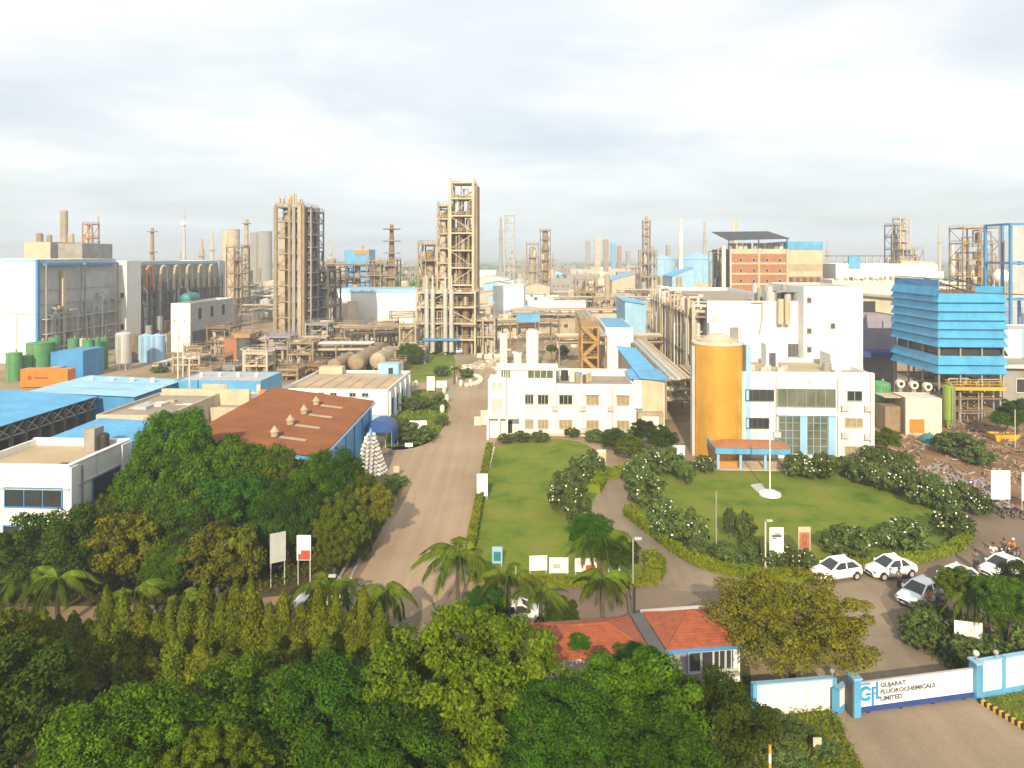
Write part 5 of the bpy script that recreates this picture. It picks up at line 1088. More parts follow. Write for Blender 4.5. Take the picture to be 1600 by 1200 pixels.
# ---- hut, tanks, yard pieces at right
t = building('concrete_hut', 1415, 1470, 680, 622, 4.5, 'offwhite', 'offwhite', 'pale concrete hut with an orange-red door in front of the cooling tower', 'hut', para=.05, lw='tan')
a_, z_ = loc_(t, 1421, 676); c_, z2_ = loc_(t, 1443, 655); box('door', t, 'orange', a_, c_, -.07, -.003, z_, z2_)
box('open_bay', t, 'tan', -2.2, -.01, 1.5, 4.5, 0, 3.8); box('canopy', t, 'cream', -2.3, .8, 1.4, 4.6, 5.1, 5.25)
vtank(1375, 664, 1.5, ZP(600, YD(664)), 'green', 'green ribbed upright tank behind the right corner of the administration block', roof='dome')
for z in (1.5, 3.0, 4.5): cyl('hoop', bpy.data.objects[[o.name for o in bpy.data.objects if o.get('label', '').startswith('green ribbed')][0]], 'green', 0, 0, z, 1.54, .08, 24)
t = vtank(1483, 668, .85, ZP(604, YD(668)), 'lime', 'lime green slender hopper tank in front of the cooling tower frame', roof='flat', legs=True); link('hopper', shape('taper16', 'lime'), t, (0, 0, 1.2), (R(180), 0, 0), (.85, .85, .9))
t = thing('water_drum', G(1365, 696), 'terracotta rounded drum beside the administration block corner', 'drum'); cyl('body', t, 'orange', 0, 0, 0, 1.0, 1.6, 16); dome('top', t, 'beige', 0, 0, 1.6, 1.0, .6)
t = thing('tarpaulin_heap', G(1450, 692), 'blue and teal tarpaulin heap before the concrete hut', 'heap'); dome('cover', t, 'teal', 0, 0, 0, 1.1, 1.3); dome('cover', t, 'tarpblue', .5, -.4, 0, .8, .8)
t = thing('yellow_skip', G(1568, 688), 'yellow-orange skip by the trees at the right edge of the yard', 'skip'); b = MB(); b.add([(-1.4, -.7, 0), (1.4, -.7, 0), (1.4, .7, 0), (-1.4, .7, 0), (-1.8, -.9, 1.0), (1.8, -.9, 1.0), (1.8, .9, 1.0), (-1.8, .9, 1.0)], [(3, 2, 1, 0), (0, 1, 5, 4), (1, 2, 6, 5), (2, 3, 7, 6), (3, 0, 4, 7)]); b.build('body', 'safety', t); box('load', t, 'tan', -1.5, 1.5, -.7, .7, .1, .8)
def scrap(n, poly, seed, mats, nm, szs=(.2, .9)):
    rg = random.Random(seed); P = [G(*p) for p in poly]; x0, x1 = min(p[0] for p in P), max(p[0] for p in P); y0, y1 = min(p[1] for p in P), max(p[1] for p in P); b = MB(); c = 0
    while c < n:
        x, y = rg.uniform(x0, x1), rg.uniform(y0, y1); ins = False
        for i in range(len(P)):
            a_, d_ = P[i], P[(i + 1) % len(P)]
            if (a_[1] > y) != (d_[1] > y) and x < (d_[0] - a_[0]) * (y - a_[1]) / (d_[1] - a_[1]) + a_[0]: ins = not ins
        if not ins: continue
        c += 1; s = rg.uniform(*szs); an = rg.random() * 6.28; mi = rg.randrange(len(mats))
        if rg.random() < .45: b.bar((x, y, .1), (x + 3 * s * math.cos(an), y + 3 * s * math.sin(an), .1 + rg.random() * .5), .12 + .1 * rg.random(), mi, 6)
        else: b.prism([(x + s * math.cos(an + k * 1.57 + rg.uniform(-.2, .2)), y + .7 * s * math.sin(an + k * 1.57)) for k in range(4)], 0, s * rg.uniform(.2, .9), mi)
    return kind(b.build(nm, mats), 'stuff')
scrap(800, [(1370, 700), (1420, 665), (1500, 660), (1640, 672), (1640, 760), (1560, 770), (1470, 752), (1400, 725)], 5, ['tan', 'darkgrey', 'rust', 'beige', 'tan', 'trunk', 'greyc', 'rust'], 'yard_rubble', (.05, .32))
scrap(600, [(1440, 735), (1470, 730), (1580, 770), (1580, 800), (1540, 795)], 6, ['purplegrey', 'greyc', 'tan', 'steel', 'rust'], 'yard_scrap', (.06, .3))
t = building('grey_workshop', 1562, 1660, 648, 572, 16, 'greyc', 'greyc', 'grey workshop with a white framed opening at the right edge', 'workshop', Y=118, para=.1); box('eave', t, 'offwhite', -1, t['W'], -1.2, 0, t['h'] - .2, t['h'] + .3); f = window(t, 'f', 2.7, 3.2, 1.8, 2.2, n=1, glass='dark', frame='white')
t = building('white_annex', 1566, 1660, 0, 515, 10, 'whiteclean', 'lightgrey', 'white rendered annex with blue corner strip at the right edge', Y=128, para=.1); box('corner_strip', t, 'paleblue', loc_(t, 1596, 0)[0], loc_(t, 1600, 0)[0], -.1, -.003, 0, t['h'])
t = thing('blue_frame_structure', (XP(1579, 150), 150), 'tall blue steel frame with pale grey panels cut by the right edge', 'frame'); zt_ = ZP(350, 150)
for x in (0, 3.8, 7.6):
    for y in (0, 8): box('post', t, 'blue', x - .25, x + .25, y - .25, y + .25, 0, zt_)
for z in (zt_, ZP(411, 150), ZP(468, 150)): beam('beam', t, 'blue', (0, 0, z), (8, 0, z), .45); beam('beam', t, 'blue', (0, 0, z), (0, 8, z), .45)
for z0_, z1_ in ((ZP(468, 150) + .4, ZP(411, 150) - .4), (ZP(411, 150) + .4, zt_ - .4)):
    for x in (.5, 4.2): box('panel', t, 'lightgrey', x, x + 3.3, .1, .25, z0_, z1_)

# ---- centre right: racks, huts and vessels along the plant street
t = building('blue_roofed_hut', 946, 989, 0, 512, 25, 'whiteclean', 'lightblue', 'white box hut with flat blue roof above the long blue roof strip', 'hut', Y=160, para=-.1)
shed('long_blue_roof', 19.2, 22.4, 104, 141, 8.0, 7.6, 'cream', 'lightblue', 'long narrow blue roofed shed leading back from the white annex', rz=GR)
shed('blue_roofed_shed', XP(976, 190), XP(1010, 190), 190, 214, ZP(470, 190), ZP(476, 190), 'paleblue', 'lightblue', 'pale blue shed with sloping roof beyond the box hut', rz=GR)
t = thing('yellow_gantry', (XP(922, 140), 140), 'yellow-brown steel stair gantry beside the blue roofed hut', 'gantry', None, GR); mat('ochre', (.42, .24, .07), .7, .35)
for x in (-1.6, 1.6):
    for y in (0, 6, 12): box('post', t, 'ochre', x - .2, x + .2, y - .2, y + .2, 0, 12)
for k in range(4):
    beam('stair_flight', t, 'ochre', (-1.6 + 3.2 * (k % 2), -.3, k * 3), (1.6 - 3.2 * (k % 2), -.3, k * 3 + 3), .7); link('platform', railing(3.4, 12.5, 'ochre'), t, (0, 6, 3 + k * 3)); beam('brace', t, 'ochre', (-1.6, 12, k * 3), (1.6, 12, k * 3 + 3), .2)
for px, base, r, h_, lab in [(787, 573, .9, 7.6, 'slim white vertical tank left of the blue topped shelter'), (832, 575, 1.5, 8.4, 'fat white vertical tank under the blue topped shelter'), (809, 577, .9, 3.6, 'short white tank at the foot of the two tall ones')]: vtank(px, base, r, h_, 'whiteclean', lab, roof='dome' if r > 1 else 'flat')
t = thing('blue_topped_shelter', (XP(825, 168), 168), 'small blue roofed open shelter above the white vertical tanks', 'shelter'); box('roof', t, 'lightblue', -2.8, 2.8, -1.6, 1.6, 10.4, 12.2)
for x in (-2.6, 2.4): box('post', t, 'tan', x, x + .2, -1.4, -1.2, 0, 10.4); box('post', t, 'tan', x, x + .2, 1.2, 1.4, 0, 10.4)
building('white_warehouse', 770, 818, 0, 447, 20, 'white', 'offwhite', 'white rounded warehouse beyond the white tanks in the centre', 'warehouse', Y=255, para=.1)
t = building('long_white_shed', 528, 657, 0, 458, 18, 'whiteclean', 'paleblue', 'long white shed with pale blue roof between the two tall towers', 'shed', Y=262, para=-.05); box('blue_sloping_roof', t, 'paleblue', -.3, t['W'] + .3, .1, 18, t['h'] + .06, t['h'] + 1.6)
# open racks
wz = 'in the central plant street'
pipe_rack(XP(880, 150) , 168, 34, 6, 7, 'broad tan pipe rack over the plant street beyond the wide office', rz=R(-87), n=9)
pipe_rack(XP(800, 230), 236, 60, 7, 8, 'long grey pipe rack crossing the plant behind the centre tanks', rz=R(-87), n=10)
pipe_rack(XP(860, 290), 290, 80, 8, 9, 'far tan pipe rack crossing right of the tallest tower', rz=R(-87), n=10, pm=('beige', 'tan', 'lightgrey'))
pipe_rack(26.5, 112, 62, 4, 6.4, 'tall white pipe rack running back along the left side of the white process building', n=11, pm=('cream', 'silver', 'offwhite', 'lightgrey', 'beige'), lv=3)
pipe_rack(31.5, 104, 30, 3, 5, 'short beige pipe rack beside the yellow drum', n=6, pm=('beige', 'tan', 'cream'))
pipe_rack(XP(560, 205), 186, 62, 6, 7, 'dark covered conveyor-like pipe rack slanting from the broad tan tower', rz=R(-68), n=9, pm=('darkgrey', 'greyc', 'tan'))
pipe_rack(XP(345, 178), 178, 26, 5, 5, 'rust and beige pipe rack left of the broad tan tower', rz=R(-80), n=7)
pipe_rack(XP(480, 172), 170, 16, 5, 5, 'pale pipe rack in front of the horizontal vessels', rz=R(-88), n=8)
pipe_rack(XP(900, 200), 150, 70, 4, 9, 'straight pipe rack running away beside the yellow-brown gantry', n=8)
for px, base, r, L_, m in [(522, 592, 1.5, 12, 'tan'), (556, 588, 1.8, 14, 'tan'), (590, 585, 1.8, 12, 'beige'), (575, 572, 1.5, 12, 'tan'), (610, 575, 1.4, 10, 'beige')]: bullet(px, base, r, L_, m, 'pale horizontal pressure vessel', 'behind the sand-roofed white building')
for px, base, w_, d_, zt_, m in [(350, 555, 6, 6, 8, 'rust'), (385, 560, 5, 5, 7, 'tan'), (405, 590, 5, 4, 6, 'cream'), (440, 562, 6, 5, 6.5, 'purplegrey'), (475, 570, 6, 5, 6, 'tan'), (640, 560, 4, 5, 9, 'beige'), (300, 580, 6, 5, 4, 'beige'), (500, 548, 6, 6, 8, 'greyc'), (545, 545, 7, 6, 7, 'beige'), (600, 545, 7, 5, 8, 'tan')]:
    t = frame_tower('process_skid', px, base, w_, d_, zt_, 2, m, 'x', 'process skid', npipe=9, group='process skids behind the sheds', mid=False); later(t, {'rust': 'rusty', 'tan': 'tan', 'cream': 'cream', 'purplegrey': 'mauve-grey', 'beige': 'beige', 'greyc': 'grey'}[m] + ' two-level process skid', 'between the sheds and the tall towers', px)
t = thing('red_tank_block', G(364, 562), 'square brick-red tank beside a dark ochre-topped one, left plant', 'tank'); box('shell', t, 'orangebrick', -1.6, 1.6, -1.5, 1.5, 0, 5.6); box('lid', t, 'rust', -1.7, 1.7, -1.6, 1.6, 5.6, 5.8)
t = thing('dark_tank', G(382, 564), 'dark round tank with ochre top frame, left plant', 'tank'); cyl('shell', t, 'darkgrey', 0, 0, .5, 1.8, 5.4, 20); box('top_frame', t, 'ochre', -2, 2, -1.9, 1.9, 5.9, 6.8)
# light masts
for px, top, base, lab in [(278, 503, 680, 'tall pale twin lamp mast above the flat brown roofs'), (286, 528, 668, 'shorter lamp mast right beside the tall twin one'), (383, 547, 600, 'thin lamp mast among the blue panels'), (296, 560, 690, 'thin braced antenna mast on the flat roof')]:
    X, Y = G(px, base); t = thing('lamp_mast', (X, Y), lab, 'mast'); z = ZP(top, Y); cyl('pole', t, 'offwhite', 0, 0, 0, .1, z, 10); beam('cross_arm', t, 'offwhite', (-.7, 0, z), (.7, 0, z), .1)
    for s in (-.7, .7): box('floodlight', t, 'offwhite', s - .22, s + .22, -.15, .15, z, z + .3)
# ---- skyline: named far towers
t = chimney(288, 0, 1.1, .35, ZP(330, 330), 'lightgrey', 'slim white radio mast with round dish at left skyline', Y=330, cat='radio mast', name='radio_mast')
cyl('spire', t, 'lightgrey', 0, 0, ZP(330, 330), .12, 6.6, 8); link('dish', shape('ball', 'whiteclean'), t, (0, -1.2, ZP(349, 330)), scale=(1.1, .4, 1.1))
frame_tower('process_tower', 142, 0, 4.6, 5, ZP(349, 330), 6, 'orangebrick', 'reddish lattice column pair behind the left process halls', Y=330, columns=[(-1, -1.5, .8, 0, 40, 'cream'), (1.2, -1.5, .8, 0, 39, 'beige')], npipe=5, mid=False)
chimney(238, 0, 1.4, .7, ZP(356, 340), 'tan', 'stepped tan stack with platforms left of the radio mast', Y=340, plat=3, cat='stack')
t = vtank(361, 0, 3.9, ZP(359, 330), 'cream', 'broad cream concrete silo left of the broad tan tower', Y=330, roof='flat', name='concrete_silo')
frame_tower('process_structure', 372, 0, 7, 8, ZP(385, 318), 5, 'rust', 'rusty frame leaning on the broad cream silo', 'process structure', Y=318, columns=[(0, 0, 1.4, 0, 27, 'rust')], npipe=10)
chimney(385, 0, 1.4, 1.0, ZP(343, 360), 'beige', 'thin beige column right of the cream silo', Y=360, plat=3, cat='column')
for px, w_, top in ((398, 14, 364), (414, 22, 362)):
    vtank(px, 0, w_ / 2 * .5, ZP(top, 560), 'greyc', 'hazy grey silo', 'left of the broad tan tower', Y=560, roof='flat', name='concrete_silo', group='hazy grey silos')
t = building('blue_and_white_block', 538, 577, 0, 390, 12, 'lightblue', 'paleblue', 'blue and orange topped block on the skyline between the towers', Y=330, para=-.1); box('orange_top', t, 'orange', t['W'] * .4, t['W'], -.3, 0, t['h'] - 2, t['h'] - .2)
frame_tower('process_structure', 548, 0, 24, 14, ZP(412, 300), 4, 'rust', 'wide rusty pipe structure under the blue and orange block', 'process structure', Y=300, columns=[(-8, 0, 1.5, 0, 24, 'tan'), (3, 0, 1.2, 0, 22, 'beige')], npipe=30, pm=('rust', 'tan', 'beige'))
frame_tower('process_structure', 600, 0, 11, 12, ZP(405, 285), 4, 'tan', 'tan platform structure carrying the stepped rusty column', 'process structure', Y=285, columns=[(-2, 0, 1.2, 0, 22, 'lime')], npipe=22, pm=('rust', 'tan', 'beige'))
chimney(612, 0, 2.1, .7, ZP(351, 280), 'rust', 'stepped rusty column with platforms tapering to the top', Y=280, plat=5, cat='column', name='process_column')
for px, top, w_, Yq, lab in [(796, 336, 15, 620, 'tall faint red and white lattice tower in the haze')]:
    frame_tower('lattice_tower', px, 0, w_ * Yq / F, 7, ZP(top, Yq), 9, 'lightgrey', lab, 'lattice tower', Y=Yq, npipe=0, post=.7, mid=False)
frame_tower('process_tower', 832, 0, 7, 7, ZP(380, 420), 4, 'tan', 'shorter tan frame left of the brown lattice tower', Y=420, columns=[(0, 0, 2, 0, 30, 'beige')], npipe=8, mid=False)
frame_tower('process_tower', 852, 0, 6, 7, ZP(359, 415), 7, 'rust', 'brown lattice tower on the skyline right of the centre', Y=415, columns=[(0, 0, 1.6, 0, 40, 'tan')], npipe=8, mid=False)
for px, top, w_, m, Yq, lab in [(919, 376, 7, 'greyc', 900, 'faint grey tower, first in the hazy skyline cluster'), (934, 372, 9, 'cream', 850, 'faint cream tower in the hazy skyline cluster'), (947, 374, 8, 'tan', 800, 'tan flat-topped tower in the hazy skyline cluster'), (959, 380, 8, 'lightblue', 850, 'faint blue tower in the hazy skyline cluster'), (968, 384, 6, 'orangebrick', 900, 'faint pinkish tower in the hazy skyline cluster'), (982, 392, 6, 'greyc', 780, 'small grey block ending the hazy skyline cluster'), (1020, 384, 6, 'greyc', 800, 'hazy block right of the slender tan tower'), (1045, 383, 6, 'greyc', 820, 'hazy block left of the white chimney')]:
    t = building('far_tower', px - w_ / 2, px + w_ / 2, 0, top, 8, m, m, lab, 'tower', Y=Yq)
    for j in range(5): box('floor_band', t, 'greyc', -.2, t['W'] + .2, -.3, -.003, t['h'] * (.3 + j * .14), t['h'] * (.3 + j * .14) + .6)
frame_tower('process_tower', 1010, 0, 4, 4, ZP(345, 400), 9, 'tan', 'slender tan tower rising left of the white chimney', Y=400, columns=[(0, 0, .9, 0, 48, 'beige')], npipe=4, mid=False, z0=8)
frame_tower('process_structure', 1012, 0, 9, 9, ZP(392, 395), 4, 'tan', 'wider tan base frame of the slender tower', 'process structure', Y=392, columns=[], npipe=16)
chimney(1064, 0, 1.6, 1.1, ZP(341, 420), 'whiteclean', 'white chimney with grey top on the right-centre skyline', Y=420, bands=['whiteclean', 'offwhite'])
for px, r, top, m, Yq, lab in [(1090, 13.5, 405, 'paleblue', 470, 'large pale teal tank with dark conical roof'), (1034, 11, 405, 'paleblue', 560, 'blue low tank behind the white chimney')]: vtank(px, 0, r, ZP(top, Yq), m, lab, Y=Yq, roof='cone')
t = shed('blue_roofed_shed', XP(956, 420), XP(1028, 420), 420, 450, ZP(438, 420), ZP(438, 420), 'cream', 'lightblue', 'curved light blue roofed shed in the centre distance', ridge=ZP(428, 420))
t = shed('blue_roofed_shed', XP(1050, 400), XP(1084, 400), 400, 425, ZP(432, 400), ZP(418, 400), 'paleblue', 'lightblue', 'blue sloped roof in front of the teal tank')
frame_tower('process_tower', 1397, 0, 4.5, 9, ZP(350, 330), 7, 'darkgrey', 'dark rear half of the twin tower at right skyline', Y=336, columns=[(0, 0, 1.4, 0, 36, 'greyc')], npipe=6, mid=False)
frame_tower('process_tower', 1408, 0, 4.2, 7, ZP(340, 325), 8, 'cream', 'cream front half of the twin tower at right skyline', Y=325, columns=[(0, -1, 1.1, 0, 38, 'cream')], npipe=8, mid=False)
frame_tower('process_structure', 1420, 0, 9, 8, ZP(388, 325), 3, 'beige', 'stepped beige frame at the foot of the twin tower', 'process structure', Y=322, npipe=12)
frame_tower('open_frame_tower', 1522, 0, 13, 9, ZP(354, 262), 6, 'ochre', 'ochre open steel frame tower at right skyline with bare levels', Y=265, columns=[(-2, 0, .9, 0, 22, 'rust'), (2, 0, .8, 5, 28, 'lime')], npipe=14, pm=('ochre', 'rust', 'tan'))
t = thing('storage_sphere', (XP(1564, 255), 255), 'white spherical gas tank near the right edge skyline', 'tank'); link('sphere', shape('ball', 'whiteclean'), t, (0, 0, ZP(432, 255)), scale=(2.8, 2.8, 2.8))
for an in range(0, 360, 45): cyl('leg', t, 'lightgrey', 2.4 * math.cos(R(an)), 2.4 * math.sin(R(an)), 0, .2, ZP(432, 255), 8)
chimney(1570, 0, .5, .3, ZP(375, 262), 'beige', 'thin mast beside the white gas sphere', Y=262, cat='mast', name='mast')
# tree belts on the horizon
def belt(name, px0, px1, Yb, h_, seed, n=1500):
    rg = np.random.default_rng(seed); x = rg.uniform(XP(px0, Yb), XP(px1, Yb), n); z = h_ * rg.random(n) * (.55 + .45 * np.sin(x * .05) * np.sin(x * .013 + 1)); c = np.column_stack([x, Yb + rg.normal(size=n) * 25, z])
    kind(link(name, quads(name, c, rg.normal(size=(n, 3)) + np.array([0, -.6, .6]), h_ * .25, 'leaf_green', .6, rg)), 'stuff')
belt('far_tree_belt', -900, 2500, 1500, 17, 1, 5200); belt('far_tree_belt', 600, 1250, 700, 9, 2, 1500); belt('far_tree_belt', 1250, 1900, 520, 9, 3, 1800); belt('far_tree_belt', 540, 690, 520, 12, 4, 700)
# ---- filler plant: many small units, each a thing
def zone(where, px0, px1, y0, y1, n, seed, kinds='rtvfbs', avoid=()):
    rg = random.Random(seed); st = random.getstate(); random.seed(seed)
    for i in range(n):
        px = px0 + (px1 - px0) * ((i * .618 + rg.random() * .1) % 1); Y = y0 + (y1 - y0) * (i + rg.random()) / n
        X = XP(px, Y); k = rg.choice(kinds); s = 1 + (Y - 200) / 900
        if any(a0 < px < a1 and b0 < Y < b1 for a0, a1, b0, b1 in avoid): continue
        if k == 'r': t = pipe_rack(X, Y, rg.uniform(18, 40) * s, 5, rg.uniform(5, 8) * s, 'tan pipe rack', rz=R(rg.choice([-87, -87, -3])), n=6, lv=2, where=where); t['group'] = 'pipe racks ' + where
        elif k == 't': m = rg.choice(['offwhite', 'silver', 'cream', 'beige', 'lightgrey']); vtank(px, 0, rg.uniform(2, 4) * s, rg.uniform(5, 9) * s, m, {'offwhite': 'off-white', 'silver': 'silvery', 'cream': 'cream', 'beige': 'beige', 'lightgrey': 'light grey'}[m] + ' round tank', where, Y=Y, roof=rg.choice(['cone', 'dome', 'flat']), group='round tanks ' + where)
        elif k == 'v': m = rg.choice(['silver', 'beige', 'tan']); vtank(px, 0, rg.uniform(.7, 1.3) * s, rg.uniform(9, 17) * s, m, 'slim upright process column', where, Y=Y, name='process_column', group='slim columns ' + where)
        elif k == 'f': m = rg.choice(['tan', 'beige', 'rust', 'cream']); t = frame_tower('process_structure', px, 0, rg.uniform(7, 13) * s, 8, rg.uniform(9, 15) * s, 3, m, 'x', 'process frame', Y=Y, npipe=10, group='process frames ' + where, columns=[(1, 0, 1, 0, rg.uniform(9, 18) * s, 'beige')]); later(t, {'tan': 'tan', 'beige': 'beige', 'rust': 'rusty', 'cream': 'cream'}[m] + ' pipe-filled process frame', where, px)
        elif k == 'g':
            t = frame_tower('process_skid', px, 0, rg.uniform(4, 7), 4, rg.uniform(2.2, 4.2), 2, rg.choice(['tan', 'rust', 'greyc', 'darkgrey']), 'x', 'process skid', Y=Y, npipe=12, pm=('rust', 'tan', 'beige', 'greyc'), mid=False, group='process skids ' + where); later(t, 'low pipe-filled skid', where, px)
        elif k == 'n':
            m = rg.choice(['beige', 'tan', 'greyc', 'cream', 'offwhite']); r = rg.uniform(.7, 1.6) * s; hh = rg.uniform(16, 34) * s; t = thing('far_stack', (X, Y), 'x', 'stack', 'slim far stacks ' + where); cyl('shaft', t, m, 0, 0, 0, r, hh, 12); cyl('shaft_top', t, m, 0, 0, hh, r * .6, hh * .25, 12); cyl('platform', t, 'tan', 0, 0, hh * .8, r * 1.8, .5, 12); later(t, 'slim far stack', where, px)
        elif k == 'b': m = rg.choice(['white', 'cream', 'greyc', 'beige']); w_ = rg.uniform(10, 24) * s / Y * F; t = building('plant_building', px - w_ / 2, px + w_ / 2, 0, 0, rg.uniform(10, 18), m, rg.choice(['roofsand', 'lightgrey', 'roofgrey']), 'x', group='plant buildings ' + where, Y=Y) if False else mkb(px, w_, Y, rg.uniform(5, 9) * s, rg.uniform(10, 18), m, rg.choice(['roofsand', 'lightgrey', 'roofgrey', 'beige']), where)
        else:
            m = rg.choice(['lightblue', 'paleblue', 'lightgrey', 'offwhite']); W = rg.uniform(12, 26) * s; z = rg.uniform(4.5, 7) * s; t = shed('plant_shed', X - W / 2, X + W / 2, Y, Y + rg.uniform(10, 18), z, z, rg.choice(['cream', 'offwhite', 'paleblue']), m, 'x', rz=GR, ridge=z + 1.5 * s, ribs=False); t['group'] = 'sheds ' + where; later(t, {'lightblue': 'bright blue', 'paleblue': 'pale blue', 'lightgrey': 'grey', 'offwhite': 'whitish'}[m] + ' gable roofed shed', where, px)
    random.setstate(st)
def mkb(px, w_, Y, h_, D, m, rm, where):
    py = HZ + (H - h_) * F / Y
    t = building('plant_building', px - w_ / 2, px + w_ / 2, 0, py, D, m, rm, 'x', group='plant buildings ' + where, Y=Y)
    n = max(2, int(t['W'] / 3.5))
    for i in range(n):
        window(t, 'f', t['W'] * (i + .3) / n, h_ * .35, 1.2, 1.2, n=2)
    for i in range(3): box('roof_unit', t, random.choice(['greyc', 'beige', 'offwhite', 'rust']), t['W'] * (.15 + .27 * i), t['W'] * (.15 + .27 * i) + 1.4, D * .3, D * .3 + 1.5, h_ - .6, h_ + random.uniform(.3, 1.6))
    later(t, {'white': 'white', 'cream': 'cream', 'greyc': 'grey', 'beige': 'beige'}[m] + ' flat-roofed plant building', where, px); return t
AV = [(640, 770, 180, 205), (425, 520, 185, 220)]
zone('between the left halls and the broad tower', 300, 425, 235, 420, 12, 11, 'rtfb')
zone('behind the broad tan tower', 500, 660, 235, 330, 6, 12, 'rtbb', AV)
zone('beyond the long white shed', 430, 690, 330, 640, 16, 13, 'rtfbbs')
zone('in the centre behind the white tanks', 770, 960, 215, 420, 16, 14, 'rrfbtbs')
zone('in the centre distance', 740, 1130, 430, 740, 26, 15, 'rtfbbs')
zone('right of centre behind the blue roofed huts', 960, 1110, 225, 420, 12, 16, 'rtfbbs')
zone('on the far left skyline', -40, 420, 330, 700, 34, 17, 'rtfvbfv')
zone('on the right beyond the white block', 1130, 1620, 270, 560, 24, 18, 'rtfbsb', [(1110, 1300, 225, 262)])
zone('along the left horizon', -60, 700, 520, 950, 28, 31, 'nbfb')
zone('along the central horizon', 700, 1130, 640, 1000, 26, 32, 'nbfb')
zone('along the right horizon', 1120, 1640, 520, 950, 20, 33, 'bfnb')
zone('right of the cooling tower', 1560, 1640, 175, 260, 4, 19, 'tfb')
zone('around the open yard left of the main street', 300, 520, 140, 190, 10, 20, 'g')
zone('beside the horizontal vessels', 500, 660, 152, 186, 6, 24, 'g')
for px, py, wp, hp in [(330, 572, 30, 12), (420, 575, 34, 12), (470, 560, 30, 12), (540, 560, 30, 14), (455, 590, 30, 12), (300, 565, 26, 12), (620, 560, 26, 14), (250, 582, 26, 10), (505, 600, 26, 10), (640, 545, 26, 14), (880, 560, 20, 20)]: shrub(px, py, wp, hp, 'in the plant yards', False)
# roadside mid yard clutter
scrap(600, [(440, 570), (300, 590), (330, 540), (430, 520), (640, 530), (620, 590)], 21, ['beige', 'greyc', 'rust', 'offwhite', 'tan'], 'plant_clutter', (.2, 1.1))
scrap(500, [(760, 570), (760, 520), (960, 490), (1040, 500), (1000, 590), (900, 590)], 22, ['beige', 'greyc', 'offwhite', 'cream', 'tan'], 'plant_clutter', (.2, 1.1))
scrap(240, [(720, 580), (745, 566), (790, 560), (790, 574)], 23, ['offwhite', 'cream', 'beige'], 'roadside_clutter', (.15, .7))
# ------------------------------------------------------------------ boards and posters
def board(x0, x1, y0, y1, label, base=None, m='whiteclean', art=None, rz=0, posts=2, thick=.06, tilt=0, Y=None):
    base = base or y1 + 6; Y = Y or YD(base); X0, X1 = XP(x0, Y), XP(x1, Y); W = X1 - X0; z0, z1 = max(.05, ZP(y1, Y)), ZP(y0, Y)
    t = thing('sign_board', ((X0 + X1) / 2, Y), label, 'sign board', 'boards and banners round the gardens', R(rz)); h = z1 - z0
    box('panel', t, m, -W / 2, W / 2, -thick, 0, z0, z1).rotation_euler = (0, R(tilt), 0)
    for s in ((-1, 1) if posts == 2 else (0,)): box('post', t, 'lightgrey', s * (W / 2 - .08) - .035, s * (W / 2 - .08) + .035, .01, .08, 0, z1 - .05)
    for a in art or []: u0, u1, v0, v1, mm = a; box('printed_area', t, mm, -W / 2 + W * u0, -W / 2 + W * u1, -thick - .012, -thick - .002, z0 + h * v0, z0 + h * v1)
    return t
board(745, 762, 740, 775, 'white upright banner at the left edge of the left lawn', art=[(.35, .65, .05, .2, 'darkgrey')])
board(769, 785, 854, 880, 'small upright sign with a dark blue picture panel on the left lawn', m='paleblue', art=[(.15, .85, .15, .7, 'teal'), (.3, .7, .3, .55, 'paleblue')])
board(827, 855, 868, 891, 'plain white board, first of the row on the left lawn', rz=4)
board(858, 888, 871, 895, 'white board with faint drawing, second of the row on the left lawn', art=[(.2, .6, .3, .6, 'lightgrey')])
board(898, 932, 872, 893, 'white board with red and pink patches, third of the row', art=[(.5, .95, .1, .5, 'red'), (.1, .5, .5, .8, 'offwhite')])
board(950, 969, 866, 899, 'tall white board beside the corner hedge, last of the row', rz=-8)
board(932, 947, 702, 731, 'tan banner with small dark pictures at the back of the left lawn', base=737, m='cream', art=[(.15, .4, .08, .25, 'dark'), (.6, .85, .08, .3, 'darkgrey'), (.1, .9, .8, .95, 'offwhite')])
board(1202, 1224, 824, 868, 'tall white banner with a dark logo near its top on the round lawn', base=886, art=[(.15, .85, .66, .74, 'darkgrey'), (.35, .75, .74, .82, 'greyc'), (.2, .5, .6, .64, 'ink')])
board(1247, 1266, 823, 861, 'red and yellow picture poster beside the tall white banner', base=880, m='cream', art=[(.08, .92, .08, .78, 'orangebrick'), (.3, .7, .25, .7, 'red'), (.42, .62, .4, .62, 'cream')])
board(1548, 1578, 735, 780, 'big white board on legs beside the rubble yard', base=797)
board(1596, 1630, 738, 782, 'white board cut off by the right edge of the view', base=800)
board(1493, 1532, 971, 1005, 'white landscape board standing askew behind the right wall', base=1030, rz=-14, m='whiteclean', art=[(.5, .7, .4, .7, 'offwhite')])
board(422, 446, 832, 878, 'grey-white slanting board, left of a pair in the left garden', base=916, m='lightgrey', rz=30)
board(464, 486, 836, 875, 'white board with a dark red figure at its foot in the left garden', base=914, art=[(.3, .95, .02, .4, 'red'), (.1, .4, .02, .25, 'rust')])
board(543, 553, 825, 842, 'small yellowish sign near the main street kerb', base=862, m='cream', posts=1)
board(585, 603, 666, 682, 'small white board right of the blue arched canopy', base=700)
board(667, 679, 588, 610, 'white upright board at the far garden bed', base=614)
board(682, 698, 595, 606, 'low white board right of the upright one in the far bed', base=612)
board(640, 667, 657, 670, 'wide low white board in the bed left of the main street', base=673)
board(615, 624, 728, 738, 'tiny cream sign by the side road junction', base=745, m='cream', posts=1)
board(1051, 1070, 696, 711, 'white board between the shrubs and the yellow drum', base=726)
board(633, 645, 692, 698, 'tiny white plate on the side road verge', base=700, posts=1)
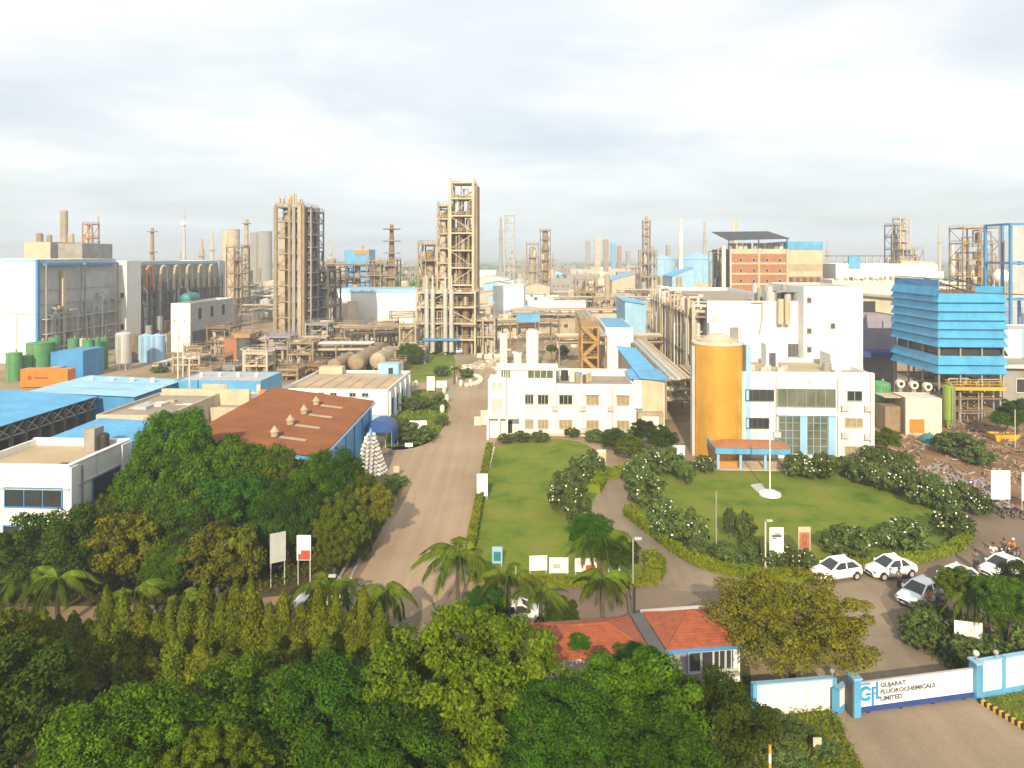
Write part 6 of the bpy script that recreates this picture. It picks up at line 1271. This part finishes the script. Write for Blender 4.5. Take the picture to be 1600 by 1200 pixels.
t = board(1003, 1029, 651, 688, 'white board fading to blue drops beside the narrow annex', base=690, art=[(.38, .9, .02, .35, 'lightblue'), (.45, .8, .35, .5, 'paleblue')])
board(1270, 1283, 1152, 1166, 'faded yellow sign among weeds outside the wall', base=1180, m='cream', posts=1)
# white urns, painted stones, slim poles
for i, (px, py) in enumerate([(694, 614), (698, 628), (691, 645), (706, 582), (712, 598), (720, 604), (735, 603), (728, 583), (1076, 742), (650, 605)]):
    t = thing('garden_urn', G(px, py), 'x', 'urn', 'white urns beside the main street'); cyl('foot', t, 'offwhite', 0, 0, 0, .28, .3, 12); cyl('bowl', t, 'offwhite', 0, 0, .3, .42, .8, 14); dome('plant_ball', t, 'offwhite', 0, 0, 1.1, .3, .3); later(t, 'whitewashed garden urn', 'beside the bends of the main street', px)
for i in range(13):
    an = R(-70 + i * 13); x, y = G(722, 596); t = thing('kerb_boulder', (x + 3.9 * math.cos(an), y + 6.5 * math.sin(an)), 'x', 'boulder', 'white boulders round the far bed')
    link('stone', shape('ball', 'offwhite'), t, (0, 0, .35), (random.random(), random.random(), 0), (.55, .45, .5)); later(t, 'white painted boulder', 'round the bed at the far street bend', x)
def pole(px, top, base, label, m='greyc', r=.06, lamp=False, arm=0):
    X, Y = G(px, base); z = ZP(top, Y); t = thing('lamp_post' if lamp else 'slim_pole', (X, Y), label, 'lamp post' if lamp else 'pole'); cyl('shaft', t, m, 0, 0, 0, r, z, 10); cyl('foot', t, 'greyc', 0, 0, 0, r * 2.2, .25, 10)
    if lamp: beam('arm', t, m, (0, 0, z), (arm, -.3, z + .15), .07); box('lamp_head', t, 'lightgrey', arm - .25, arm + .25, -.45, -.2, z + .1, z + .22)
pole(1119, 768, 880, 'bare grey pole standing in the round lawn near its front hedge'); pole(1196, 814, 888, 'pale lamp post left of the tall white banner', 'offwhite', .07, True, .2)
pole(989, 842, 968, 'slim lamp post behind the guard house roof valley', 'greyc', .06, True, .3); pole(303, 884, 934, 'short white post at the edge of the left garden', 'offwhite', .07)
pole(806, 885, 985, 'thin grey pole beside the palm at the lawn corner'); pole(528, 900, 990, 'thin grey lamp post rising from the conical tree row', 'greyc', .05, True, -.3)
pole(1586, 640, 700, 'thin pole at the right edge of the yard', 'offwhite', .05)
X, Y = G(1203, 1235); t = thing('striped_post', (X, Y), 'orange and white striped post at the bottom of the verge', 'post')
for i in range(5): cyl('band', t, 'safety' if i % 2 == 0 else 'whiteclean', 0, 0, i * .45, .07, .45, 10)

# ------------------------------------------------------------------ cars
def make_car(name='parked_car', sedan=False):
    t = thing(name, (0, 0), 'x', 'car', 'white cars parked near the gate')
    xs = [2.04, 1.97, 1.7, 1.2, .7, 0, -.8, -1.5, -1.85, -2.0]; hw = [.52, .68, .79, .83, .84, .84, .84, .82, .77, .68]; bl = [.52, .64, .76, .86, .95, .97, .98, .99, .96, .82]; zb = [.30, .22, .2, .2, .2, .2, .2, .22, .26, .34]
    v, f = [], []
    for x, h_, b_, z in zip(xs, hw, bl, zb):
        ring = [(h_ * .86, z), (h_, z + .12), (h_ * 1.02, (z + b_) / 2), (h_ * .98, b_ - .08), (h_ * .86, b_), (h_ * .4, b_ + .035)]
        v += [(x, y, zz) for y, zz in ring] + [(x, -y, zz) for y, zz in reversed(ring)]
    n = 12
    for i in range(len(xs) - 1): f += [(i * n + j, i * n + (j + 1) % n, (i + 1) * n + (j + 1) % n, (i + 1) * n + j) for j in range(n)]
    f += [tuple(range(n)), tuple(reversed(range((len(xs) - 1) * n, len(xs) * n)))]
    me = _mesh('body', v, f, 'carpaint', True); link('body', me, t)
    B = {'f': (.95, .76, .94), 'r': (-1.78, .74, .98)}; T = {'f': (.12, .58, 1.44), 'r': (-1.2, .57, 1.44)}
    if sedan: B['r'] = (-1.42, .74, .98); T['r'] = (-.82, .57, 1.42)
    (xf, wf, zf), (xr, wr, zr_) = B['f'], B['r']; (tf, twf, tz), (tr2, twr, _) = T['f'], T['r']
    link('windscreen', _mesh('windscreen', [(xf, -wf, zf), (xf, wf, zf), (tf, twf, tz), (tf, -twf, tz), (xf - .1, 0, zf)], [(0, 1, 2, 3)], 'glass'), t)
    link('rear_window', _mesh('rear_window', [(xr, wr, zr_), (xr, -wr, zr_), (tr2, -twr, tz), (tr2, twr, tz)], [(0, 1, 2, 3)], 'glass'), t)
    xm, tm = -.42, -.46
    for s in (1, -1):
        link('side_window', _mesh('side_window', [(xf, s * wf, zf), (xm + .05, s * .76, .95), (tm + .05, s * .58, tz), (tf, s * twf, tz)], [(0, 1, 2, 3) if s < 0 else (3, 2, 1, 0)], 'glass'), t)
        link('side_window', _mesh('side_window', [(xm - .05, s * .76, .95), (xr, s * wr, zr_), (tr2, s * twr, tz), (tm - .05, s * .58, tz)], [(0, 1, 2, 3) if s < 0 else (3, 2, 1, 0)], 'glass'), t)
    b = MB()
    for s in (1, -1):
        b.bar((xf, s * wf, zf), (tf, s * twf, tz), .09); b.bar((xr, s * wr, zr_), (tr2, s * twr, tz), .16); b.bar((xm, s * .765, .94), (tm, s * .585, tz), .1); b.bar((tf, s * twf, tz), (tr2, s * twr, tz), .08)
    b.add([(tf + .05, -twf - .02, tz), (tf + .05, twf + .02, tz), (tr2 - .05, twr + .02, tz), (tr2 - .05, -twr - .02, tz), (tf - .15, -.4, tz + .07), (tf - .15, .4, tz + .07), (tr2 + .15, .4, tz + .06), (tr2 + .15, -.4, tz + .06)], [(0, 1, 5, 4), (1, 2, 6, 5), (2, 3, 7, 6), (3, 0, 4, 7), (4, 5, 6, 7)])
    b.build('roof', 'carpaint', t)
    for x in (1.27, -1.28):
        for s in (1, -1):
            w_ = link('wheel', shape('cyl24', 'rubber'), t, (x, s * .84 - s * .0, .31), (R(90) * -s, 0, 0), (.31, .31, .06)); link('rim', shape('cyl12', 'silver'), w_, (0, 0, .6), scale=(.62, .62, .5)); link('wheel_arch', shape('cyl24', 'dark'), t, (x, s * .80, .33), (R(90) * -s, 0, 0), (.37, .37, .045))
    for s in (1, -1):
        box('headlight', t, 'glasscream', 1.86, 2.0, s * .56 - .14, s * .56 + .14, .56, .68); box('tail_light', t, 'red', -1.97, -1.86, s * .6 - .12, s * .6 + .12, .72, .9); box('mirror', t, 'carpaint', .62, .78, s * .9 - .08, s * .9 + .08, .95, 1.07)
        box('door_seam', t, 'greyc', -.44, -.425, s * .855 - .006, s * .855 + .006, .3, .92); box('sill', t, 'darkgrey', -1.0, 1.0, s * .82 - .03, s * .82 + .03, .17, .24)
    box('grille', t, 'dark', 1.98, 2.05, -.35, .35, .38, .52); box('number_plate', t, 'offwhite', 2.03, 2.06, -.2, .2, .3, .4)
    return t
car0 = make_car(); car1 = make_car(sedan=True)
def place_car(px, py, ang, label, first=False, second=False):
    c = car0 if first else car1 if second else copytree(car1 if int(px) % 2 else car0); X, Y = G(px, py); c.location = (X, Y, .045); c.rotation_euler = (0, 0, R(ang)); c['label'] = label; return c
place_car(1306, 903, 195, 'white hatchback parked alone at the left end against the round lawn hedge', True)
place_car(1391, 899, 192, 'white saloon with open road behind it, second car along the hedge', second=True)
place_car(1438, 940, 208, 'white car with people beside its doors, nearest to the gate')
place_car(1492, 918, 208, 'white car half hidden behind the yellow-green tree')
place_car(1567, 898, 200, 'white car by the motorcyclists at the right edge')
place_car(504, 945, 195, 'white car under the drooping palm left of the main street')
place_car(30, 925, 200, 'white car glimpsed among dark trees at the far left')
place_car(812, 972, 10, 'white car behind the left end of the guard house')
t = place_car(726, 528, 95, 'x'); bpy.data.objects.remove(t) if False else None
t['label'] = 'small white car parked below the tallest tower'
c_ = copytree(car0); c_.location = (*G(664, 553), .01); c_.rotation_euler = (0, 0, R(170)); c_['label'] = 'white car parked at the back edge of the rear lawn'
c_ = copytree(car0); c_.location = (*G(712, 552), .01); c_.rotation_euler = (0, 0, R(175)); c_['label'] = 'white car parked right of the rear lawn below the towers'
bpy.data.objects.remove  # keep reference style simple

# ------------------------------------------------------------------ people and motorcycles
def skin(name, pts, edges, m, lvl=1):
    me = bpy.data.meshes.new(name); me.from_pydata([p[:3] for p in pts], edges, []); o = bpy.data.objects.new(name, me); COL.objects.link(o)
    md = o.modifiers.new('s', 'SKIN'); sv = me.skin_vertices[0].data
    for i, p in enumerate(pts): sv[i].radius = (p[3], p[3]); sv[i].use_root = (i == 0)
    sb = o.modifiers.new('b', 'SUBSURF'); sb.levels = lvl; sb.render_levels = lvl
    dg = bpy.context.evaluated_depsgraph_get(); ev = o.evaluated_get(dg); nm = bpy.data.meshes.new_from_object(ev); nm.materials.clear(); nm.materials.append(M[m]); nm.shade_smooth(); nm.name = name
    bpy.data.objects.remove(o); return nm
def figure_pts(pose):
    if pose == 'stand': hip, kn, an_, toe = (0, .10, .92), (.03, .11, .50), (0, .12, .08), (.16, .13, .04); el, ha = (.04, .27, 1.13), (.14, .25, .90)
    else: hip, kn, an_, toe = (0, .12, .86), (.42, .20, .78), (.30, .22, .36), (.44, .22, .32); el, ha = (.22, .27, 1.12), (.46, .28, 1.02)
    P = [(0, 0, hip[2] + .03, .135), (0, 0, hip[2] + .28, .125), (.01, 0, hip[2] + .48, .15), (.01, 0, hip[2] + .58, .06), (.02, 0, hip[2] + .66, .085), (.03, 0, hip[2] + .75, .10), (.02, 0, hip[2] + .83, .06)]; E = [(i, i + 1) for i in range(6)]
    dz = hip[2] - .92
    for s in (1, -1):
        i = len(P); P += [(hip[0], s * hip[1], hip[2] - .05, .09), (kn[0], s * kn[1], kn[2], .062), (an_[0], s * an_[1], an_[2], .042), (toe[0], s * toe[1], toe[2], .035)]; E += [(0, i), (i, i + 1), (i + 1, i + 2), (i + 2, i + 3)]
        i = len(P); P += [(.0, s * .19, 1.39 + dz, .06), (el[0], s * el[1], el[2], .042), (ha[0], s * ha[1], ha[2], .03), (ha[0] + .07, s * ha[1], ha[2] - .05, .026)]; E += [(2, i), (i, i + 1), (i + 1, i + 2), (i + 2, i + 3)]
    return P, E
_fig = {}
def person(loc, rz, label, shirt, trousers, pose='stand', helmet=False, z=0):
    k = (pose, shirt, trousers)
    if k not in _fig:
        P, E = figure_pts(pose); body = skin('person', P, E, 'skin'); g_ = 1.18
        S = [(*p[:3], p[3] * g_) for p in P]
        sh = skin('shirt', [S[0], S[1], S[2], S[11], S[12], S[15 + 4], S[20]] if len(S) > 20 else [S[0], S[1], S[2], S[11], S[12], S[19], S[20]], [(0, 1), (1, 2), (2, 3), (3, 4), (2, 5), (5, 6)], shirt)
        tr = skin('trousers', [S[0], S[7], S[8], S[9], S[15], S[16], S[17]], [(0, 1), (1, 2), (2, 3), (0, 4), (4, 5), (5, 6)], trousers)
        _fig[k] = (body, sh, tr, P)
    body, sh, tr, P = _fig[k]
    t = thing('person', (loc[0], loc[1], z), label, 'person', None, R(rz)); link('body', body, t); link('shirt', sh, t); link('trousers', tr, t)
    hd = P[5]; link('helmet' if helmet else 'hair', shape('ball', 'offwhite' if helmet else 'dark'), t, (hd[0] - .02, 0, hd[2] + .03), scale=(.125, .11, .12)); 
    link('nose', shape('cone8', 'skin'), t, (hd[0] + .09, 0, hd[2] - .03), (0, R(90), 0), (.02, .02, .04))
    for s in (1, -1): link('eye', shape('ball', 'dark'), t, (hd[0] + .095, s * .035, hd[2]), scale=(.012,) * 3)
    return t
# figure indices: 0-6 spine; 7-10 left leg; 11-14 left arm; 15-18 right leg; 19-22 right arm
person(G(1405, 922), 190, 'person in a light shirt and dark trousers standing between the parked cars', 'cream', 'dark')
person(G(1452, 955), 100, 'person in an orange top beside the door of the car nearest the gate', 'orange', 'tan')
person(G(1466, 950), 200, 'person in a mauve shirt behind the orange-topped one', 'purplegrey', 'darkgrey')
person(G(1478, 944), 160, 'person in a red top at the rear of the car nearest the gate', 'red', 'cream')
person(G(1552, 880), 240, 'person in white standing near the motorcyclists', 'whiteclean', 'cream')
person(G(1525, 892), 250, 'person in dark clothes by the nose of the rightmost white car', 'darkgrey', 'dark')
person(G(790, 668), 270, 'person in dark clothes waiting at the wide office entrance', 'darkgrey', 'dark')
def motorbike(loc, rz, label, m):
    t = thing('motorcycle', (loc[0], loc[1], 0), label, 'motorcycle', 'motorcycles', R(rz))
    for x in (.65, -.62):
        k = ('tyre',)
        if k not in _pm:
            b = MB()
            for i in range(20): b.bar((.29 * math.cos(i * math.pi / 10), 0, .29 * math.sin(i * math.pi / 10)), (.29 * math.cos((i + 1) * math.pi / 10), 0, .29 * math.sin((i + 1) * math.pi / 10)), .09, 0, 6)
            _pm[k] = b.mesh('wheel', 'rubber')
        w_ = link('wheel', _pm[k], t, (x, 0, .31)); b = MB()
        for i in range(3): a_ = i * math.pi / 3; b.bar((-.27 * math.cos(a_), 0, -.27 * math.sin(a_)), (.27 * math.cos(a_), 0, .27 * math.sin(a_)), .02)
        b.build('spokes', 'silver', w_)
    b = MB(); b.bar((.65, 0, .31), (.42, 0, .95), .07); b.bar((.42, 0, .85), (-.1, 0, .45), .08); b.bar((-.62, 0, .31), (-.1, 0, .45), .06); b.bar((-.1, 0, .4), (-.5, 0, .75), .06); b.build('frame', 'darkgrey', t)
    box('engine', t, 'steel', -.15, .2, -.13, .13, .3, .55); link('fuel_tank', shape('ball', m), t, (.18, 0, .78), scale=(.26, .14, .13)); box('seat', t, 'dark', -.68, .02, -.12, .12, .74, .83); beam('handlebar', t, 'darkgrey', (.4, -.33, 1.0), (.4, .33, 1.0), .04)
    link('headlamp', shape('ball', 'silver'), t, (.52, 0, .88), scale=(.09, .1, .09)); box('mudguard', t, m, -.85, -.45, -.07, .07, .6, .66); beam('exhaust', t, 'silver', (.1, -.15, .3), (-.7, -.17, .38), .08)
    return t
for px, py, rz, lab, m in [(1569, 872, 215, 'dark motorcycle carrying a rider in brown behind the rightmost car', 'dark'), (1583, 872, 200, 'red motorcycle carrying a rider in orange behind the rightmost car', 'red')]: motorbike(G(px, py), rz, lab, m)
person(G(1569, 872), 215, 'rider in brown astride the dark motorcycle', 'trunk', 'darkgrey', 'ride')
person(G(1583, 872), 200, 'rider in orange and helmet astride the red motorcycle', 'orange', 'dark', 'ride', True)
for i, (px, py) in enumerate([(1562, 806), (1576, 806), (1590, 808)]): t = motorbike(G(px, py), 80 + i * 6, 'x', ['darkgrey', 'steel', 'dark'][i]); later(t, 'parked grey motorcycle', 'under the big white board', px)
# white goods and pallets along the lane behind
for i, (px, py, w_, h_) in enumerate([(745, 560, 8, 6), (757, 562, 12, 7), (772, 560, 10, 5), (783, 566, 8, 5), (800, 560, 8, 9), (868, 545, 8, 10), (722, 578, 6, 6)]):
    Y = YD(py); s = Y / F; t = thing('crate', (XP(px, Y), Y), 'x', 'crate', 'white crates at the far end of the main street'); box('body', t, 'offwhite', 0, w_ * s, 0, 1.6, .15, h_ * s); box('pallet', t, 'tan', -.05, w_ * s + .05, -.05, 1.65, 0, .15); box('lid', t, 'white', -.03, w_ * s + .03, -.03, 1.63, h_ * s, h_ * s + .08); later(t, 'white crate', 'at the far street end', px)
# ------------------------------------------------------------------ air
hb = MB(); hb.box(-4200, 4200, -40, 5200, -1, 58); hz_o = hb.build('haze', 'dark'); kind(hz_o, 'stuff'); hz_o.data.materials.clear()
hm = bpy.data.materials.new('haze'); hm.use_nodes = True; ht_ = hm.node_tree; ht_.nodes.remove(ht_.nodes['Principled BSDF'])
pv = ht_.nodes.new('ShaderNodeVolumePrincipled'); pv.inputs['Color'].default_value = (.80, .89, 1.0, 1); pv.inputs['Density'].default_value = 0.00055; pv.inputs['Anisotropy'].default_value = 0.0
ht_.links.new(pv.outputs[0], ht_.nodes['Material Output'].inputs['Volume']); hz_o.data.materials.append(hm)
settle()
